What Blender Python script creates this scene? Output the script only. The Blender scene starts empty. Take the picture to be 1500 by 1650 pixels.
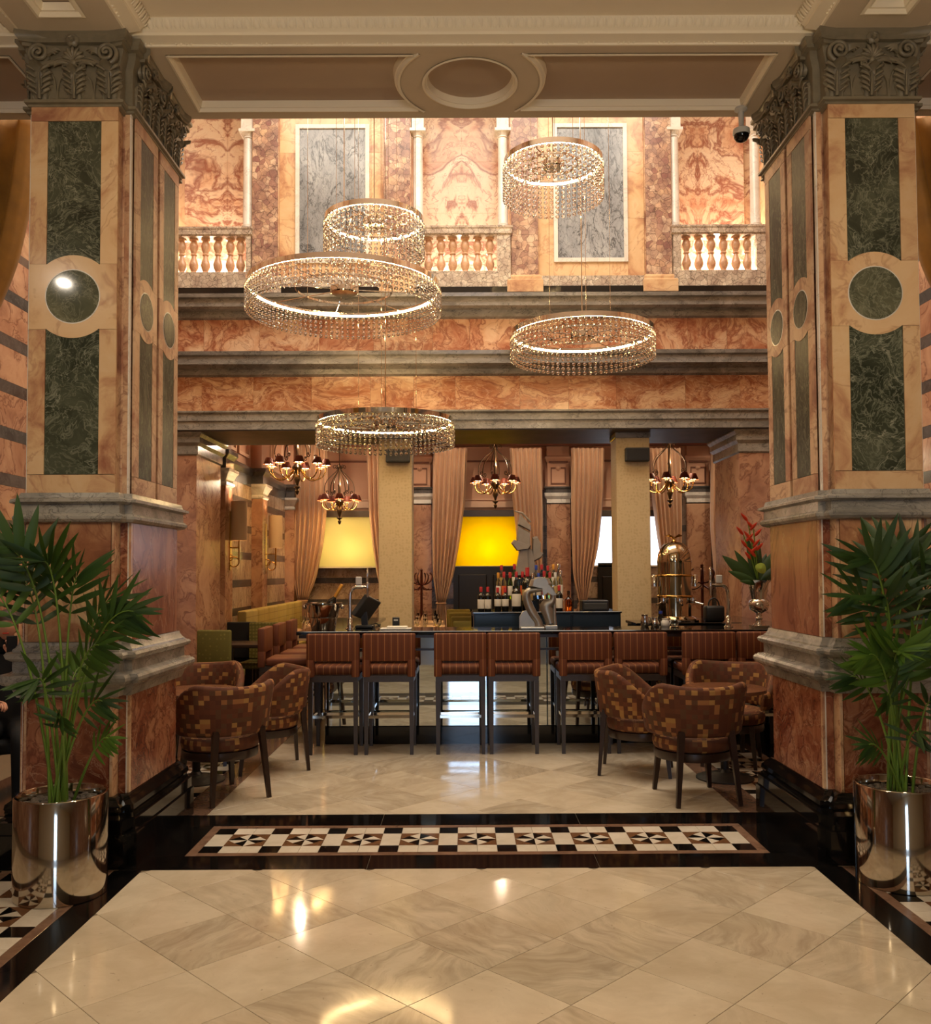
import bpy, bmesh, math, random
from mathutils import Vector, Matrix
PI = math.pi
SC = bpy.context.scene
COL = SC.collection
RND = random.Random(11)

# ------------------------------------------------------------------ camera
F = 1450.0                      # focal length in pixels of the 1500x1650 frame
EYE = Vector((0.0, 0.0, 1.65))
cam_data = bpy.data.cameras.new('camera')
cam = bpy.data.objects.new('camera', cam_data)
COL.objects.link(cam)
cam_data.sensor_fit = 'HORIZONTAL'
cam_data.sensor_width = 36.0
cam_data.lens = F / 1500.0 * 36.0
cam_data.shift_y = 42.0 / 1500.0
cam_data.clip_start = 0.05
CAM_M = (Matrix.Rotation(-0.002, 4, 'Z') @ Matrix.Rotation(PI / 2 + math.atan(54.0 / F), 4, 'X') @ Matrix.Rotation(-0.0050, 4, 'Z'))
cam.matrix_world = Matrix.Translation(EYE) @ CAM_M
SC.camera = cam

# ------------------------------------------------------------------ world, exposure, large lights
SC.view_settings.view_transform = 'Standard'
SC.view_settings.look = 'None'
SC.view_settings.exposure = 0.0
SC.view_settings.gamma = 1.0
SC.view_settings.use_curve_mapping = False
world = bpy.data.worlds.new('world')
SC.world = world
world.use_nodes = True
world.node_tree.nodes['Background'].inputs[0].default_value = (1.0, 0.86, 0.68, 1)
world.node_tree.nodes['Background'].inputs[1].default_value = 0.02
SC.cycles.max_bounces = 7
SC.cycles.diffuse_bounces = 4
SC.cycles.glossy_bounces = 4
SC.cycles.transmission_bounces = 5
SC.cycles.transparent_max_bounces = 6
SC.cycles.caustics_reflective = False
SC.cycles.caustics_refractive = False
SC.cycles.sample_clamp_indirect = 4.0
SC.cycles.blur_glossy = 0.5


def light(name, kind, loc, power, color, size=0.2, size_y=None, rot=(0, 0, 0), spot=None, blend=0.6, parent=None, spread=None):
    d = bpy.data.lights.new(name, kind)
    d.energy = power
    d.color = color
    if kind == 'AREA':
        d.shape = 'RECTANGLE' if size_y else 'DISK'
        d.size = size
        if size_y:
            d.size_y = size_y
        if spread:
            d.spread = spread
    elif kind == 'SPOT':
        d.spot_size = spot or 1.2
        d.spot_blend = blend
        d.shadow_soft_size = size
    else:
        d.shadow_soft_size = size
    o = bpy.data.objects.new(name, d)
    COL.objects.link(o)
    o.location = loc
    o.rotation_euler = rot
    if parent:
        o.parent = parent
    return o


WARM = (1.0, 0.80, 0.56)
WARM2 = (1.0, 0.70, 0.40)
NEUT = (1.0, 0.90, 0.76)
DAY = (0.72, 0.86, 1.0)
# roof fill added over the hall, unseen lobby fills, then a ceiling lamp
light('hall_fill_light', 'AREA', (0.1, 8.15, 8.76), 420, (1.0, 0.91, 0.77), 5.9, 3.4)  # unseen, added to light the whole hall softly from above
light('lobby_area_light', 'AREA', (-1.2, 2.2, 4.86), 30, (1.0, .86, .68), 0.3)  # unseen fill added over the left of the lobby
light('lobby_area_light', 'AREA', (1.4, 2.2, 4.86), 30, (1.0, .86, .68), 0.3)  # unseen fill added over the right of the lobby
light('lobby_area_light', 'AREA', (-4.4, 0.5, 4.86), 22, (1.0, .86, .68), 0.11)


# ------------------------------------------------------------------ pixel helpers
def ray(px, py):
    return CAM_M.to_3x3() @ Vector(((px - 750.0) / F, (867.0 - py) / F, -1.0))


def P(px, py, Y):
    d = ray(px, py)
    return EYE + d * (Y / d.y)


def PX(px, Y, py=921):
    return P(px, py, Y).x


def PZ(py, Y, px=750):
    return P(px, py, Y).z


def G(px, py, z=0.0):
    d = ray(px, py)
    return EYE + d * ((z - EYE.z) / d.z)


# ------------------------------------------------------------------ scene helpers
def tag(o, label=None, cat=None, group=None, kind=None):
    if label:
        o['label'] = label
    if cat:
        o['category'] = cat
    if group:
        o['group'] = group
    if kind:
        o['kind'] = kind
    return o


def thing(name, label, cat, loc=(0, 0, 0), rz=0.0, group=None, kind=None):
    o = bpy.data.objects.new(name, None)
    o.empty_display_size = 0.1
    COL.objects.link(o)
    o.location = loc
    o.rotation_euler = (0, 0, rz)
    return tag(o, label, cat, group, kind)


def obj(name, me, parent=None, loc=None, rot=None, scale=None, mw=None):
    o = bpy.data.objects.new(name, me)
    COL.objects.link(o)
    if parent:
        o.parent = parent
    if loc is not None:
        o.location = loc
    if rot is not None:
        o.rotation_euler = rot
    if scale is not None:
        o.scale = scale
    if mw is not None:
        o.matrix_local = mw
    return o


def copy_tree(o, parent=None):
    c = o.copy()
    COL.objects.link(c)
    if parent:
        c.parent = parent
    for ch in o.children:
        copy_tree(ch, c)
    return c


class MB:
    def __init__(self):
        self.v = []
        self.f = []
        self.uvs = {}

    def add(self, vs, fs, mat=None):
        b = len(self.v)
        if mat is None:
            self.v += [tuple(p) for p in vs]
        else:
            self.v += [tuple(mat @ Vector(p)) for p in vs]
        self.f += [tuple(i + b for i in q) for q in fs]
        return b

    def box(self, x0, x1, y0, y1, z0, z1, mat=None):
        vs = [(x0, y0, z0), (x1, y0, z0), (x1, y1, z0), (x0, y1, z0), (x0, y0, z1), (x1, y0, z1), (x1, y1, z1), (x0, y1, z1)]
        self.add(vs, [(0, 3, 2, 1), (4, 5, 6, 7), (0, 1, 5, 4), (1, 2, 6, 5), (2, 3, 7, 6), (3, 0, 4, 7)], mat)
        return self

    def rbox(self, x0, x1, y0, y1, z0, z1, r=0.01, seg=2, mat=None):
        bm = bmesh.new()
        bmesh.ops.create_cube(bm, size=1.0)
        for v in bm.verts:
            v.co = Vector(((x0 + x1) / 2 + v.co.x * (x1 - x0), (y0 + y1) / 2 + v.co.y * (y1 - y0), (z0 + z1) / 2 + v.co.z * (z1 - z0)))
        bmesh.ops.bevel(bm, geom=bm.edges[:], offset=r, segments=seg, affect='EDGES', profile=0.5)
        bm.verts.index_update()
        self.add([v.co for v in bm.verts], [[v.index for v in f.verts] for f in bm.faces], mat)
        bm.free()
        return self

    def bar(self, a, b, w, h=None, w2=None):
        """square bar from a to b, width w (w2 at the far end)"""
        a = Vector(a); b = Vector(b)
        d = (b - a).normalized()
        up = Vector((0, 0, 1)) if abs(d.z) < 0.9 else Vector((0, 1, 0))
        s = d.cross(up).normalized()
        t = s.cross(d).normalized()
        h = h or w
        k = (w2 / w) if w2 else 1.0
        vs = []
        for p, q in ((a, 1.0), (b, k)):
            for i, j in ((-1, -1), (1, -1), (1, 1), (-1, 1)):
                vs.append(p + s * (i * w / 2 * q) + t * (j * h / 2 * q))
        self.add(vs, [(0, 1, 2, 3), (7, 6, 5, 4), (0, 4, 5, 1), (1, 5, 6, 2), (2, 6, 7, 3), (3, 7, 4, 0)])
        return self

    def rings(self, rings, closed=True, cap=True, loop=False):
        n = len(rings[0])
        b = len(self.v)
        for r in rings:
            self.v += [tuple(p) for p in r]
        m = len(rings)
        for i in range(m if loop else m - 1):
            i2 = (i + 1) % m
            for j in range(n if closed else n - 1):
                k = (j + 1) % n
                self.f.append((b + i * n + j, b + i * n + k, b + i2 * n + k, b + i2 * n + j))
        if cap and closed and not loop:
            self.f.append(tuple(b + j for j in reversed(range(n))))
            self.f.append(tuple(b + (m - 1) * n + j for j in range(n)))
        return self

    def lathe(self, prof, seg=24, c=(0, 0, 0), mat=None, cap=True, sx=1.0, sy=1.0):
        rs = []
        for r, z in prof:
            ring = [Vector((c[0] + r * sx * math.cos(2 * PI * k / seg), c[1] + r * sy * math.sin(2 * PI * k / seg), c[2] + z)) for k in range(seg)]
            if mat is not None:
                ring = [mat @ p for p in ring]
            rs.append(ring)
        return self.rings(rs, True, cap)

    def tube(self, pts, r, seg=8, cap=True, loop=False):
        pts = [Vector(p) for p in pts]
        n = len(pts)
        rr = r if isinstance(r, (list, tuple)) else [r] * n
        rs = []
        t_prev = None
        nrm = None
        for i, p in enumerate(pts):
            if loop:
                t = (pts[(i + 1) % n] - pts[i - 1]).normalized()
            else:
                t = (pts[min(i + 1, n - 1)] - pts[max(i - 1, 0)]).normalized()
            if nrm is None:
                up = Vector((0, 0, 1)) if abs(t.z) < 0.9 else Vector((0, 1, 0))
                nrm = (up - t * up.dot(t)).normalized()
            else:
                nrm = nrm - t * nrm.dot(t)
                if nrm.length < 1e-6:
                    nrm = Vector((0, 0, 1)) if abs(t.z) < 0.9 else Vector((0, 1, 0))
                nrm.normalize()
            bi = t.cross(nrm)
            rs.append([p + (nrm * math.cos(2 * PI * k / seg) + bi * math.sin(2 * PI * k / seg)) * rr[i] for k in range(seg)])
        return self.rings(rs, True, cap and not loop, loop)

    def extrude(self, poly, a, b, axis='X', cap=True):
        """closed 2-D polygon swept straight; axis X: poly=(y,z); Y: (x,z); Z: (x,y)"""
        def pt(u, w, t):
            return (t, u, w) if axis == 'X' else ((u, t, w) if axis == 'Y' else (u, w, t))
        return self.rings([[pt(u, w, a) for u, w in poly], [pt(u, w, b) for u, w in poly]], True, cap)

    def plan(self, plan, prof, cap=True):
        """closed plan polygon (CCW) with outward mitred offset: prof=[(offset,z),...]"""
        n = len(plan)
        rs = []
        for o, z in prof:
            ring = []
            for i in range(n):
                p0 = Vector(plan[i - 1]); p1 = Vector(plan[i]); p2 = Vector(plan[(i + 1) % n])
                d1 = (p1 - p0).normalized(); d2 = (p2 - p1).normalized()
                n1 = Vector((d1.y, -d1.x)); n2 = Vector((d2.y, -d2.x))
                k = 1.0 + n1.dot(n2)
                m = (n1 + n2) / (k if abs(k) > 0.2 else 0.2)
                q = p1 + m * o
                ring.append((q.x, q.y, z))
            rs.append(ring)
        return self.rings(rs, True, cap)

    def build(self, name, mat, parent=None, smooth=None, loc=None, rot=None, scale=None, mw=None, uv=None):
        me = self.mesh(name, mat, smooth, uv)
        return obj(name, me, parent, loc, rot, scale, mw)

    def mesh(self, name, mat, smooth=None, uv=None):
        me = bpy.data.meshes.new(name)
        me.from_pydata(self.v, [], self.f)
        me.validate(clean_customdata=False)
        if mat:
            me.materials.append(mat)
        if uv:
            ul = me.uv_layers.new(name='UVMap')
            for l in me.loops:
                ul.data[l.index].uv = uv[l.vertex_index]
        bm = bmesh.new(); bm.from_mesh(me)
        bmesh.ops.recalc_face_normals(bm, faces=bm.faces)
        bm.to_mesh(me); bm.free()
        if smooth is not None:
            me.polygons.foreach_set('use_smooth', [True] * len(me.polygons))
            if smooth < 179:
                me.set_sharp_from_angle(angle=math.radians(smooth))
        me.update()
        return me


def struct(o):
    o['kind'] = 'structure'
    return o


def bez(p0, p1, p2, n=12, p3=None):
    out = []
    p0 = Vector(p0); p1 = Vector(p1); p2 = Vector(p2)
    for i in range(n + 1):
        t = i / n
        if p3 is None:
            out.append(p0 * (1 - t) ** 2 + p1 * 2 * t * (1 - t) + p2 * t * t)
        else:
            q3 = Vector(p3)
            out.append(p0 * (1 - t) ** 3 + p1 * 3 * t * (1 - t) ** 2 + p2 * 3 * t * t * (1 - t) + q3 * t ** 3)
    return out


def spiral(c, r0, r1, turns, a0, n=28, plane='XZ', sgn=1):
    out = []
    for i in range(n + 1):
        t = i / n
        a = a0 + sgn * 2 * PI * turns * t
        r = r0 * (1 - t) + r1 * t
        u, w = r * math.cos(a), r * math.sin(a)
        out.append(Vector((c[0] + u, c[1], c[2] + w)) if plane == 'XZ' else Vector((c[0] + u, c[1] + w, c[2])))
    return out

# ------------------------------------------------------------------ materials
def lin(c):
    return tuple(((x / 255.0) / 12.92 if x / 255.0 <= 0.04045 else ((x / 255.0 + 0.055) / 1.055) ** 2.4) for x in c) + (1.0,)


class NT:
    def __init__(self, name):
        self.m = bpy.data.materials.new(name)
        self.m.use_nodes = True
        self.t = self.m.node_tree
        self.b = self.t.nodes['Principled BSDF']

    def n(self, typ, ins=None, **props):
        nd = self.t.nodes.new('ShaderNode' + typ)
        for k, v in props.items():
            setattr(nd, k, v)
        for k, v in (ins or {}).items():
            self.set(nd.inputs[k], v)
        return nd

    def set(self, sock, v):
        if isinstance(v, bpy.types.NodeSocket):
            self.t.links.new(v, sock)
        else:
            sock.default_value = v

    def math(self, op, a, b=0.0, clamp=False):
        nd = self.t.nodes.new('ShaderNodeMath')
        nd.operation = op
        nd.use_clamp = clamp
        self.set(nd.inputs[0], a)
        self.set(nd.inputs[1], b)
        return nd.outputs[0]

    def ramp(self, fac, stops, interp='LINEAR'):
        nd = self.t.nodes.new('ShaderNodeValToRGB')
        cr = nd.color_ramp
        cr.interpolation = interp
        while len(cr.elements) > 1:
            cr.elements.remove(cr.elements[0])
        cr.elements[0].position = stops[0][0]
        cr.elements[0].color = stops[0][1]
        for p, c in stops[1:]:
            e = cr.elements.new(p)
            e.color = c
        self.set(nd.inputs[0], fac)
        return nd.outputs[0]

    def mix(self, fac, a, b, mode='MIX'):
        nd = self.t.nodes.new('ShaderNodeMix')
        nd.data_type = 'RGBA'
        nd.blend_type = mode
        self.set(nd.inputs[0], fac)
        self.set(nd.inputs[6], a)
        self.set(nd.inputs[7], b)
        return nd.outputs[2]

    def coords(self, rand=20.0, scale=(1, 1, 1), rot=(0, 0, 0)):
        tc = self.n('TexCoord').outputs['Object']
        mp = self.n('Mapping', {'Vector': tc})
        mp.inputs['Scale'].default_value = scale
        mp.inputs['Rotation'].default_value = rot
        v = mp.outputs[0]
        if rand:
            oi = self.n('ObjectInfo').outputs['Random']
            cx = self.n('CombineXYZ', {0: self.math('MULTIPLY', oi, rand), 1: self.math('MULTIPLY', oi, -rand * 1.7), 2: self.math('MULTIPLY', oi, rand * 0.6)})
            ad = self.n('VectorMath', {0: v, 1: cx.outputs[0]}, operation='ADD')
            v = ad.outputs[0]
        return v

    def noise(self, v, scale, detail=5.0, rough=0.6, dist=0.0):
        return self.n('TexNoise', {'Vector': v, 'Scale': scale, 'Detail': detail, 'Roughness': rough, 'Distortion': dist}).outputs[0]

    def warp(self, v, scale, amount):
        nz = self.n('TexNoise', {'Vector': v, 'Scale': scale, 'Detail': 3.0}).outputs[1]
        s = self.n('VectorMath', {0: nz, 1: (0.5, 0.5, 0.5)}, operation='SUBTRACT').outputs[0]
        s2 = self.n('VectorMath', {0: s}, operation='SCALE')
        s2.inputs[3].default_value = amount
        return self.n('VectorMath', {0: v, 1: s2.outputs[0]}, operation='ADD').outputs[0]

    def vein(self, v, scale, width=0.03, detail=5.0, dist=0.6, rough=0.6):
        """1 on thin ridges of a noise field"""
        f = self.noise(v, scale, detail, rough, dist)
        a = self.math('ABSOLUTE', self.math('SUBTRACT', f, 0.5))
        return self.ramp(a, [(0.0, (1, 1, 1, 1)), (width, (0, 0, 0, 1))])

    def out(self, color=None, rough=0.5, metal=0.0, bump=None, bump_s=0.2, bump_d=0.01, **kw):
        b = self.b
        if color is not None:
            self.set(b.inputs['Base Color'], color)
        self.set(b.inputs['Roughness'], rough)
        b.inputs['Metallic'].default_value = metal
        for k, v in kw.items():
            self.set(b.inputs[k.replace('_', ' ')], v)
        if bump is not None:
            bp = self.n('Bump', {'Height': bump, 'Strength': bump_s, 'Distance': bump_d})
            self.t.links.new(bp.outputs[0], b.inputs['Normal'])
        return self.m


def plain(name, c, rough=0.5, metal=0.0, var=0.0, vs=8.0, **kw):
    n = NT(name)
    col = lin(c)
    if var:
        f = n.noise(n.coords(10), vs, 4)
        dk = tuple(x * (1 - var) for x in col[:3]) + (1,)
        lt = tuple(min(1, x * (1 + var)) for x in col[:3]) + (1,)
        col = n.ramp(f, [(0.3, dk), (0.7, lt)])
    return n.out(col, rough, metal, **kw)


def marble(name, stops, scale, veins=(), rough=0.15, warp=0.35, scl=(1, 1, 1), rot=(0, 0, 0), tint=0.12, fine=None, rand=20.0, detail=7.0, sat=0.84):
    """stops: base ramp by cloudy noise; veins: (colour, scale, width, strength)"""
    n = NT(name)
    v = n.coords(rand, scl, rot)
    w = n.warp(v, scale * 0.7, warp)
    f = n.noise(w, scale, detail, 0.62, 0.4)
    c = n.ramp(f, [(p, lin(k)) for p, k in stops])
    for col, sc, wd, st in veins:
        m = n.vein(w, sc, wd)
        m = n.math('MULTIPLY', m, st)
        c = n.mix(m, c, lin(col))
    if fine:
        g = n.noise(w, fine[0], 6, 0.7)
        c = n.mix(n.math('MULTIPLY', n.ramp(g, [(0.45, (0, 0, 0, 1)), (0.7, (1, 1, 1, 1))]), fine[2]), c, lin(fine[1]))
    oi = n.n('ObjectInfo').outputs['Random']
    k = n.math('ADD', n.math('MULTIPLY', oi, tint * 2), 1.0 - tint)
    hs = n.n('HueSaturation', {'Color': c, 'Value': k, 'Saturation': sat})
    c = hs.outputs[0]
    return n.out(c, rough)


def breccia(name, frag, line, scale, rough=0.2, bg=None, width=0.05, rand=20.0, dark=None):
    n = NT(name)
    v = n.coords(rand)
    w = n.warp(v, scale * 0.5, 0.35 * 4 / scale)
    vo = n.n('TexVoronoi', {'Vector': w, 'Scale': scale, 'Randomness': 1.0})
    ed = n.n('TexVoronoi', {'Vector': w, 'Scale': scale, 'Randomness': 1.0}, feature='DISTANCE_TO_EDGE')
    sep = n.n('SeparateColor', {0: vo.outputs['Color']})
    c = n.ramp(sep.outputs[0], [(i / max(1, len(frag) - 1), lin(k)) for i, k in enumerate(frag)])
    cl = n.noise(v, scale * 0.45, 5)
    c = n.mix(n.ramp(cl, [(0.4, (0, 0, 0, 1)), (0.62, (0.75, 0.75, 0.75, 1))]), c, lin(dark or frag[0]))
    lm = n.ramp(ed.outputs[0], [(0.0, (1, 1, 1, 1)), (width, (0, 0, 0, 1))])
    vn = n.vein(w, scale * 1.4, 0.02)
    lm2 = n.math('MAXIMUM', lm, n.math('MULTIPLY', vn, 0.6))
    c = n.mix(n.math('MULTIPLY', lm2, 0.8), c, lin(line))
    return n.out(c, rough)


M = {}
M['sienna'] = marble('sienna_marble', [(0.28, (128, 74, 46)), (0.40, (176, 116, 74)), (0.50, (206, 160, 112)), (0.66, (216, 178, 132)), (0.8, (192, 134, 88))], 2.6,
                     [((120, 58, 34), 2.2, 0.022, 0.6), ((150, 88, 58), 6.0, 0.03, 0.35)], rough=0.24, tint=0.10, warp=0.5)
M['sienna_pale'] = marble('pale_sienna_marble', [(0.30, (158, 92, 54)), (0.40, (198, 142, 88)), (0.50, (220, 176, 118)), (0.62, (224, 186, 132)), (0.72, (200, 144, 90))], 2.4,
                          [((168, 96, 56), 2.0, 0.02, 0.45)], rough=0.16, tint=0.08, warp=0.5)
M['rosso'] = marble('rosso_marble', [(0.3, (106, 52, 32)), (0.45, (144, 82, 54)), (0.58, (170, 114, 80)), (0.75, (184, 134, 100))], 3.4,
                    [((92, 38, 24), 2.6, 0.03, 0.8), ((104, 46, 30), 7.0, 0.035, 0.6), ((200, 164, 130), 3.1, 0.008, 0.4)], rough=0.18, tint=0.08, warp=0.5, sat=.95)
M['rosso_band'] = marble('rosso_band_marble', [(0.30, (140, 78, 52)), (0.42, (184, 118, 84)), (0.52, (212, 162, 124)), (0.66, (226, 192, 158))], 2.4,
                         [((132, 60, 38), 2.4, 0.035, 0.75), ((146, 74, 50), 6.5, 0.03, 0.5)], rough=0.16, tint=0.14, warp=0.6, sat=.98)
M['swirl'] = marble('swirled_sienna_marble', [(0.30, (130, 76, 50)), (0.42, (178, 116, 78)), (0.52, (204, 156, 116)), (0.66, (222, 186, 146))], 1.6,
                    [((128, 60, 38), 1.6, 0.03, 0.7), ((232, 196, 158), 3.4, 0.02, 0.5), ((140, 72, 46), 5.0, 0.03, 0.5)], rough=0.16, tint=0.14, warp=1.1, scl=(1, 1, 1.9), rot=(0, 0.5, 0), sat=.98)
M['green'] = marble('green_marble', [(0.3, (32, 36, 27)), (0.5, (62, 68, 51)), (0.7, (96, 100, 78))], 3.0,
                    [((148, 150, 126), 7.0, 0.02, 0.55), ((124, 128, 104), 16.0, 0.035, 0.55), ((170, 170, 146), 3.0, 0.007, 0.6)], rough=0.10, tint=0.10, warp=0.5)
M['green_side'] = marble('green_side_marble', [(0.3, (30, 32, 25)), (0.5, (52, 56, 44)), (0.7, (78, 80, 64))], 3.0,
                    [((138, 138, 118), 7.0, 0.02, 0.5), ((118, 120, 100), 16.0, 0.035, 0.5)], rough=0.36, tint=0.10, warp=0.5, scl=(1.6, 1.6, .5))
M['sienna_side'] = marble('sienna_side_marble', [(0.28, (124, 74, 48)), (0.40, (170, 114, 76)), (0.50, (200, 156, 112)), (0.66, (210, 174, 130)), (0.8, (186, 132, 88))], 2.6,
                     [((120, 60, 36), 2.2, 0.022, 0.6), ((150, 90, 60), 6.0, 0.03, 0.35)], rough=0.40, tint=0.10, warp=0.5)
M['grey'] = marble('grey_veined_marble', [(0.3, (116, 112, 104)), (0.5, (150, 144, 134)), (0.72, (178, 172, 160))], 3.0,
                   [((72, 70, 70), 4.0, 0.016, 0.65), ((96, 94, 92), 10.0, 0.02, 0.45)], rough=0.22, tint=0.06, warp=0.6, scl=(1, 1, 1.6))
M['grey_dark'] = marble('dark_grey_marble', [(0.3, (104, 101, 98)), (0.5, (138, 134, 129)), (0.72, (168, 163, 156))], 2.6,
                        [((58, 56, 56), 3.6, 0.014, 0.7), ((176, 172, 166), 8.0, 0.014, 0.4)], rough=0.2, tint=0.06, warp=0.6, scl=(1, 1, 2.2))
M['bardiglio'] = marble('blue_grey_panel_marble', [(0.3, (104, 108, 114)), (0.5, (146, 150, 156)), (0.72, (182, 186, 190))], 1.3,
                        [((44, 46, 50), 2.4, 0.02, 0.85), ((56, 58, 62), 5.5, 0.02, 0.7), ((90, 92, 98), 12.0, 0.025, 0.5)], rough=0.18, tint=0.04, warp=0.5, scl=(1.8, 1, 0.8), rot=(0, 0.35, 0))
M['onyx'] = marble('red_veined_cream_marble', [(0.28, (166, 92, 60)), (0.37, (206, 136, 94)), (0.45, (232, 190, 150)), (0.58, (242, 220, 190)), (0.8, (238, 206, 170))], 1.5,
                   [((150, 66, 36), 1.5, 0.042, 0.9), ((168, 84, 52), 3.4, 0.022, 0.7), ((190, 116, 84), 8.0, 0.014, 0.35)], rough=0.2, tint=0.0, rand=0.0, warp=0.7)
M['breccia'] = breccia('pink_breccia_marble', [(168, 132, 116), (206, 168, 140), (222, 194, 166), (150, 104, 96), (214, 180, 146)], (78, 56, 52), 14.0, width=0.055, dark=(128, 96, 90))
M['breccia_grey'] = breccia('grey_breccia_marble', [(206, 192, 172), (226, 214, 196), (190, 174, 156), (216, 200, 180)], (70, 58, 54), 16.0, width=0.06, dark=(160, 140, 128))
M['white'] = marble('white_marble', [(0.3, (206, 198, 186)), (0.6, (232, 226, 216))], 3.0, [((150, 144, 138), 3.0, 0.012, 0.4)], rough=0.2, tint=0.02)
M['arab'] = marble('arabesque_marble', [(0.3, (132, 104, 82)), (0.45, (170, 140, 112)), (0.6, (196, 168, 138)), (0.75, (212, 188, 160))], 2.2,
                   [((112, 82, 64), 3.0, 0.03, 0.7), ((218, 196, 170), 6.0, 0.02, 0.5)], rough=0.2, tint=0.1, warp=0.7, scl=(1, 1.8, 0.9), rot=(0.6, 0.4, 0.2))
M['slate_band'] = marble('slate_band_marble', [(0.3, (64, 58, 56)), (0.6, (92, 86, 84))], 4.0, [((120, 114, 110), 5.0, 0.015, 0.4)], rough=0.2, tint=0.06)
M['wall_sienna'] = marble('wall_sienna_marble', [(0.28, (128, 74, 46)), (0.45, (176, 118, 78)), (0.62, (200, 148, 104)), (0.8, (180, 122, 84))], 2.2,
                          [((110, 56, 36), 2.2, 0.025, 0.7)], rough=0.2, tint=0.1, warp=0.6)
M['black'] = marble('black_marble', [(0.3, (9, 8, 8)), (0.7, (20, 18, 17))], 3.0, [((60, 56, 52), 3.0, 0.004, 0.4)], rough=0.07, tint=0.0)
M['brown_tile'] = marble('brown_border_marble', [(0.3, (104, 72, 50)), (0.7, (142, 104, 76))], 8.0, rough=0.1, tint=0.05)


def floor_cream():
    n = NT('cream_floor_marble')
    v = n.coords(30.0)
    w = n.warp(v, 2.0, 0.4)
    oi = n.n('ObjectInfo').outputs['Random']
    rr = n.n('VectorRotate', {'Vector': w, 'Angle': n.math('MULTIPLY', oi, 40.0)}, rotation_type='Z_AXIS')
    mp = n.n('Mapping', {'Vector': rr.outputs[0]})
    mp.inputs['Scale'].default_value = (1.0, 5.0, 1.0)
    st = n.noise(mp.outputs[0], 3.0, 7, 0.65)
    cl = n.noise(w, 3.0, 5)
    c = n.ramp(cl, [(0.35, lin((200, 184, 158))), (0.65, lin((220, 206, 182)))])
    strk = n.ramp(st, [(0.42, (0, 0, 0, 1)), (0.68, (1, 1, 1, 1))])
    oi2 = n.n('TexWhiteNoise', {'W': n.math('MULTIPLY', oi, 91.7)}, noise_dimensions='1D').outputs[0]
    amt = n.math('MULTIPLY', n.ramp(oi2, [(0.35, (0.12, 0.12, 0.12, 1)), (0.75, (0.8, 0.8, 0.8, 1))]), strk)
    c = n.mix(amt, c, lin((172, 156, 132)))
    fl = n.noise(w, 34.0, 2)
    c = n.mix(n.math('MULTIPLY', n.ramp(fl, [(0.70, (0, 0, 0, 1)), (0.76, (1, 1, 1, 1))]), 0.45), c, lin((128, 112, 92)))
    hs = n.n('HueSaturation', {'Color': c, 'Value': n.math('ADD', n.math('MULTIPLY', oi2, -0.16), 1.04)})
    ro = n.ramp(n.noise(v, 5.0, 3), [(0.3, (0.06, 0.06, 0.06, 1)), (0.7, (0.12, 0.12, 0.12, 1))])
    return n.out(hs.outputs[0], ro)


M['cream_tile'] = floor_cream()
M['grout'] = plain('grout', (120, 104, 82), 0.5)
M['white_tile'] = marble('white_tile_marble', [(0.3, (206, 192, 168)), (0.7, (226, 214, 194))], 6.0, rough=0.1, tint=0.05)
M['black_tile'] = plain('black_tile_marble', (14, 13, 12), 0.08)
M['brown_pin'] = plain('brown_pinwheel_marble', (112, 78, 52), 0.1, var=0.15)
M['taupe'] = plain('taupe_paint', (206, 192, 170), 0.55, var=0.04, vs=3)
M['taupe_dark'] = plain('dark_taupe_paint', (184, 164, 144), 0.6, var=0.04, vs=3)
M['cream_paint'] = plain('cream_paint', (244, 234, 212), 0.5)
M['ceil_paint'] = plain('ceiling_paint', (238, 226, 204), 0.7)
M['capital'] = plain('bronze_grey_paint', (124, 116, 98), 0.34, var=0.15, vs=14)
M['pink_plaster'] = plain('pink_plaster', (196, 150, 122), 0.6, var=0.05, vs=2)
M['chrome'] = plain('polished_chrome', (214, 208, 198), 0.06, 1.0)
M['steel'] = plain('polished_steel', (206, 198, 184), 0.07, 1.0)
M['silver'] = plain('silver_plate', (212, 206, 196), 0.12, 1.0)
M['mirror'] = plain('mirror_glass', (206, 214, 216), 0.02, 1.0)
M['brass'] = plain('brass', (198, 158, 92), 0.2, 1.0)
M['bronze_dark'] = plain('dark_bronze', (74, 56, 40), 0.32, 0.8)
M['gloss_black'] = plain('gloss_black', (10, 10, 11), 0.08)
M['navy'] = plain('navy_lacquer', (30, 42, 54), 0.25)
M['matte_black'] = plain('matte_black', (16, 15, 15), 0.5)
M['dark_wood'] = plain('dark_stained_wood', (46, 30, 22), 0.3, var=0.2, vs=20)
M['stool_wood'] = plain('dark_grey_wood', (54, 44, 38), 0.35, var=0.15, vs=20)
M['table_wood'] = plain('brown_table_wood', (112, 72, 48), 0.25, var=0.12, vs=12)
M['gold_velvet'] = plain('gold_velvet', (156, 108, 30), 0.75, var=0.2, vs=6, Sheen_Weight=0.15)
M['drape'] = plain('pale_pink_drape', (204, 162, 126), 0.75, var=0.05, vs=5, Sheen_Weight=0.3)
M['stem'] = plain('palm_stem', (98, 128, 44), 0.45, var=0.15)
M['door'] = plain('black_brown_door_paint', (26, 21, 16), 0.35)
M['speaker'] = plain('speaker_grille', (54, 54, 52), 0.6)
M['plastic_white'] = plain('white_plastic', (206, 204, 198), 0.4)
M['skin'] = plain('skin', (206, 150, 120), 0.5, Subsurface_Weight=0.05)
M['cloth_black'] = plain('black_cloth', (17, 15, 15), 0.85)
M['hair'] = plain('brown_hair', (58, 38, 26), 0.6)
M['sculpt'] = plain('aluminium_sculpture', (176, 170, 158), 0.38, 0.75, var=0.1)
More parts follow.
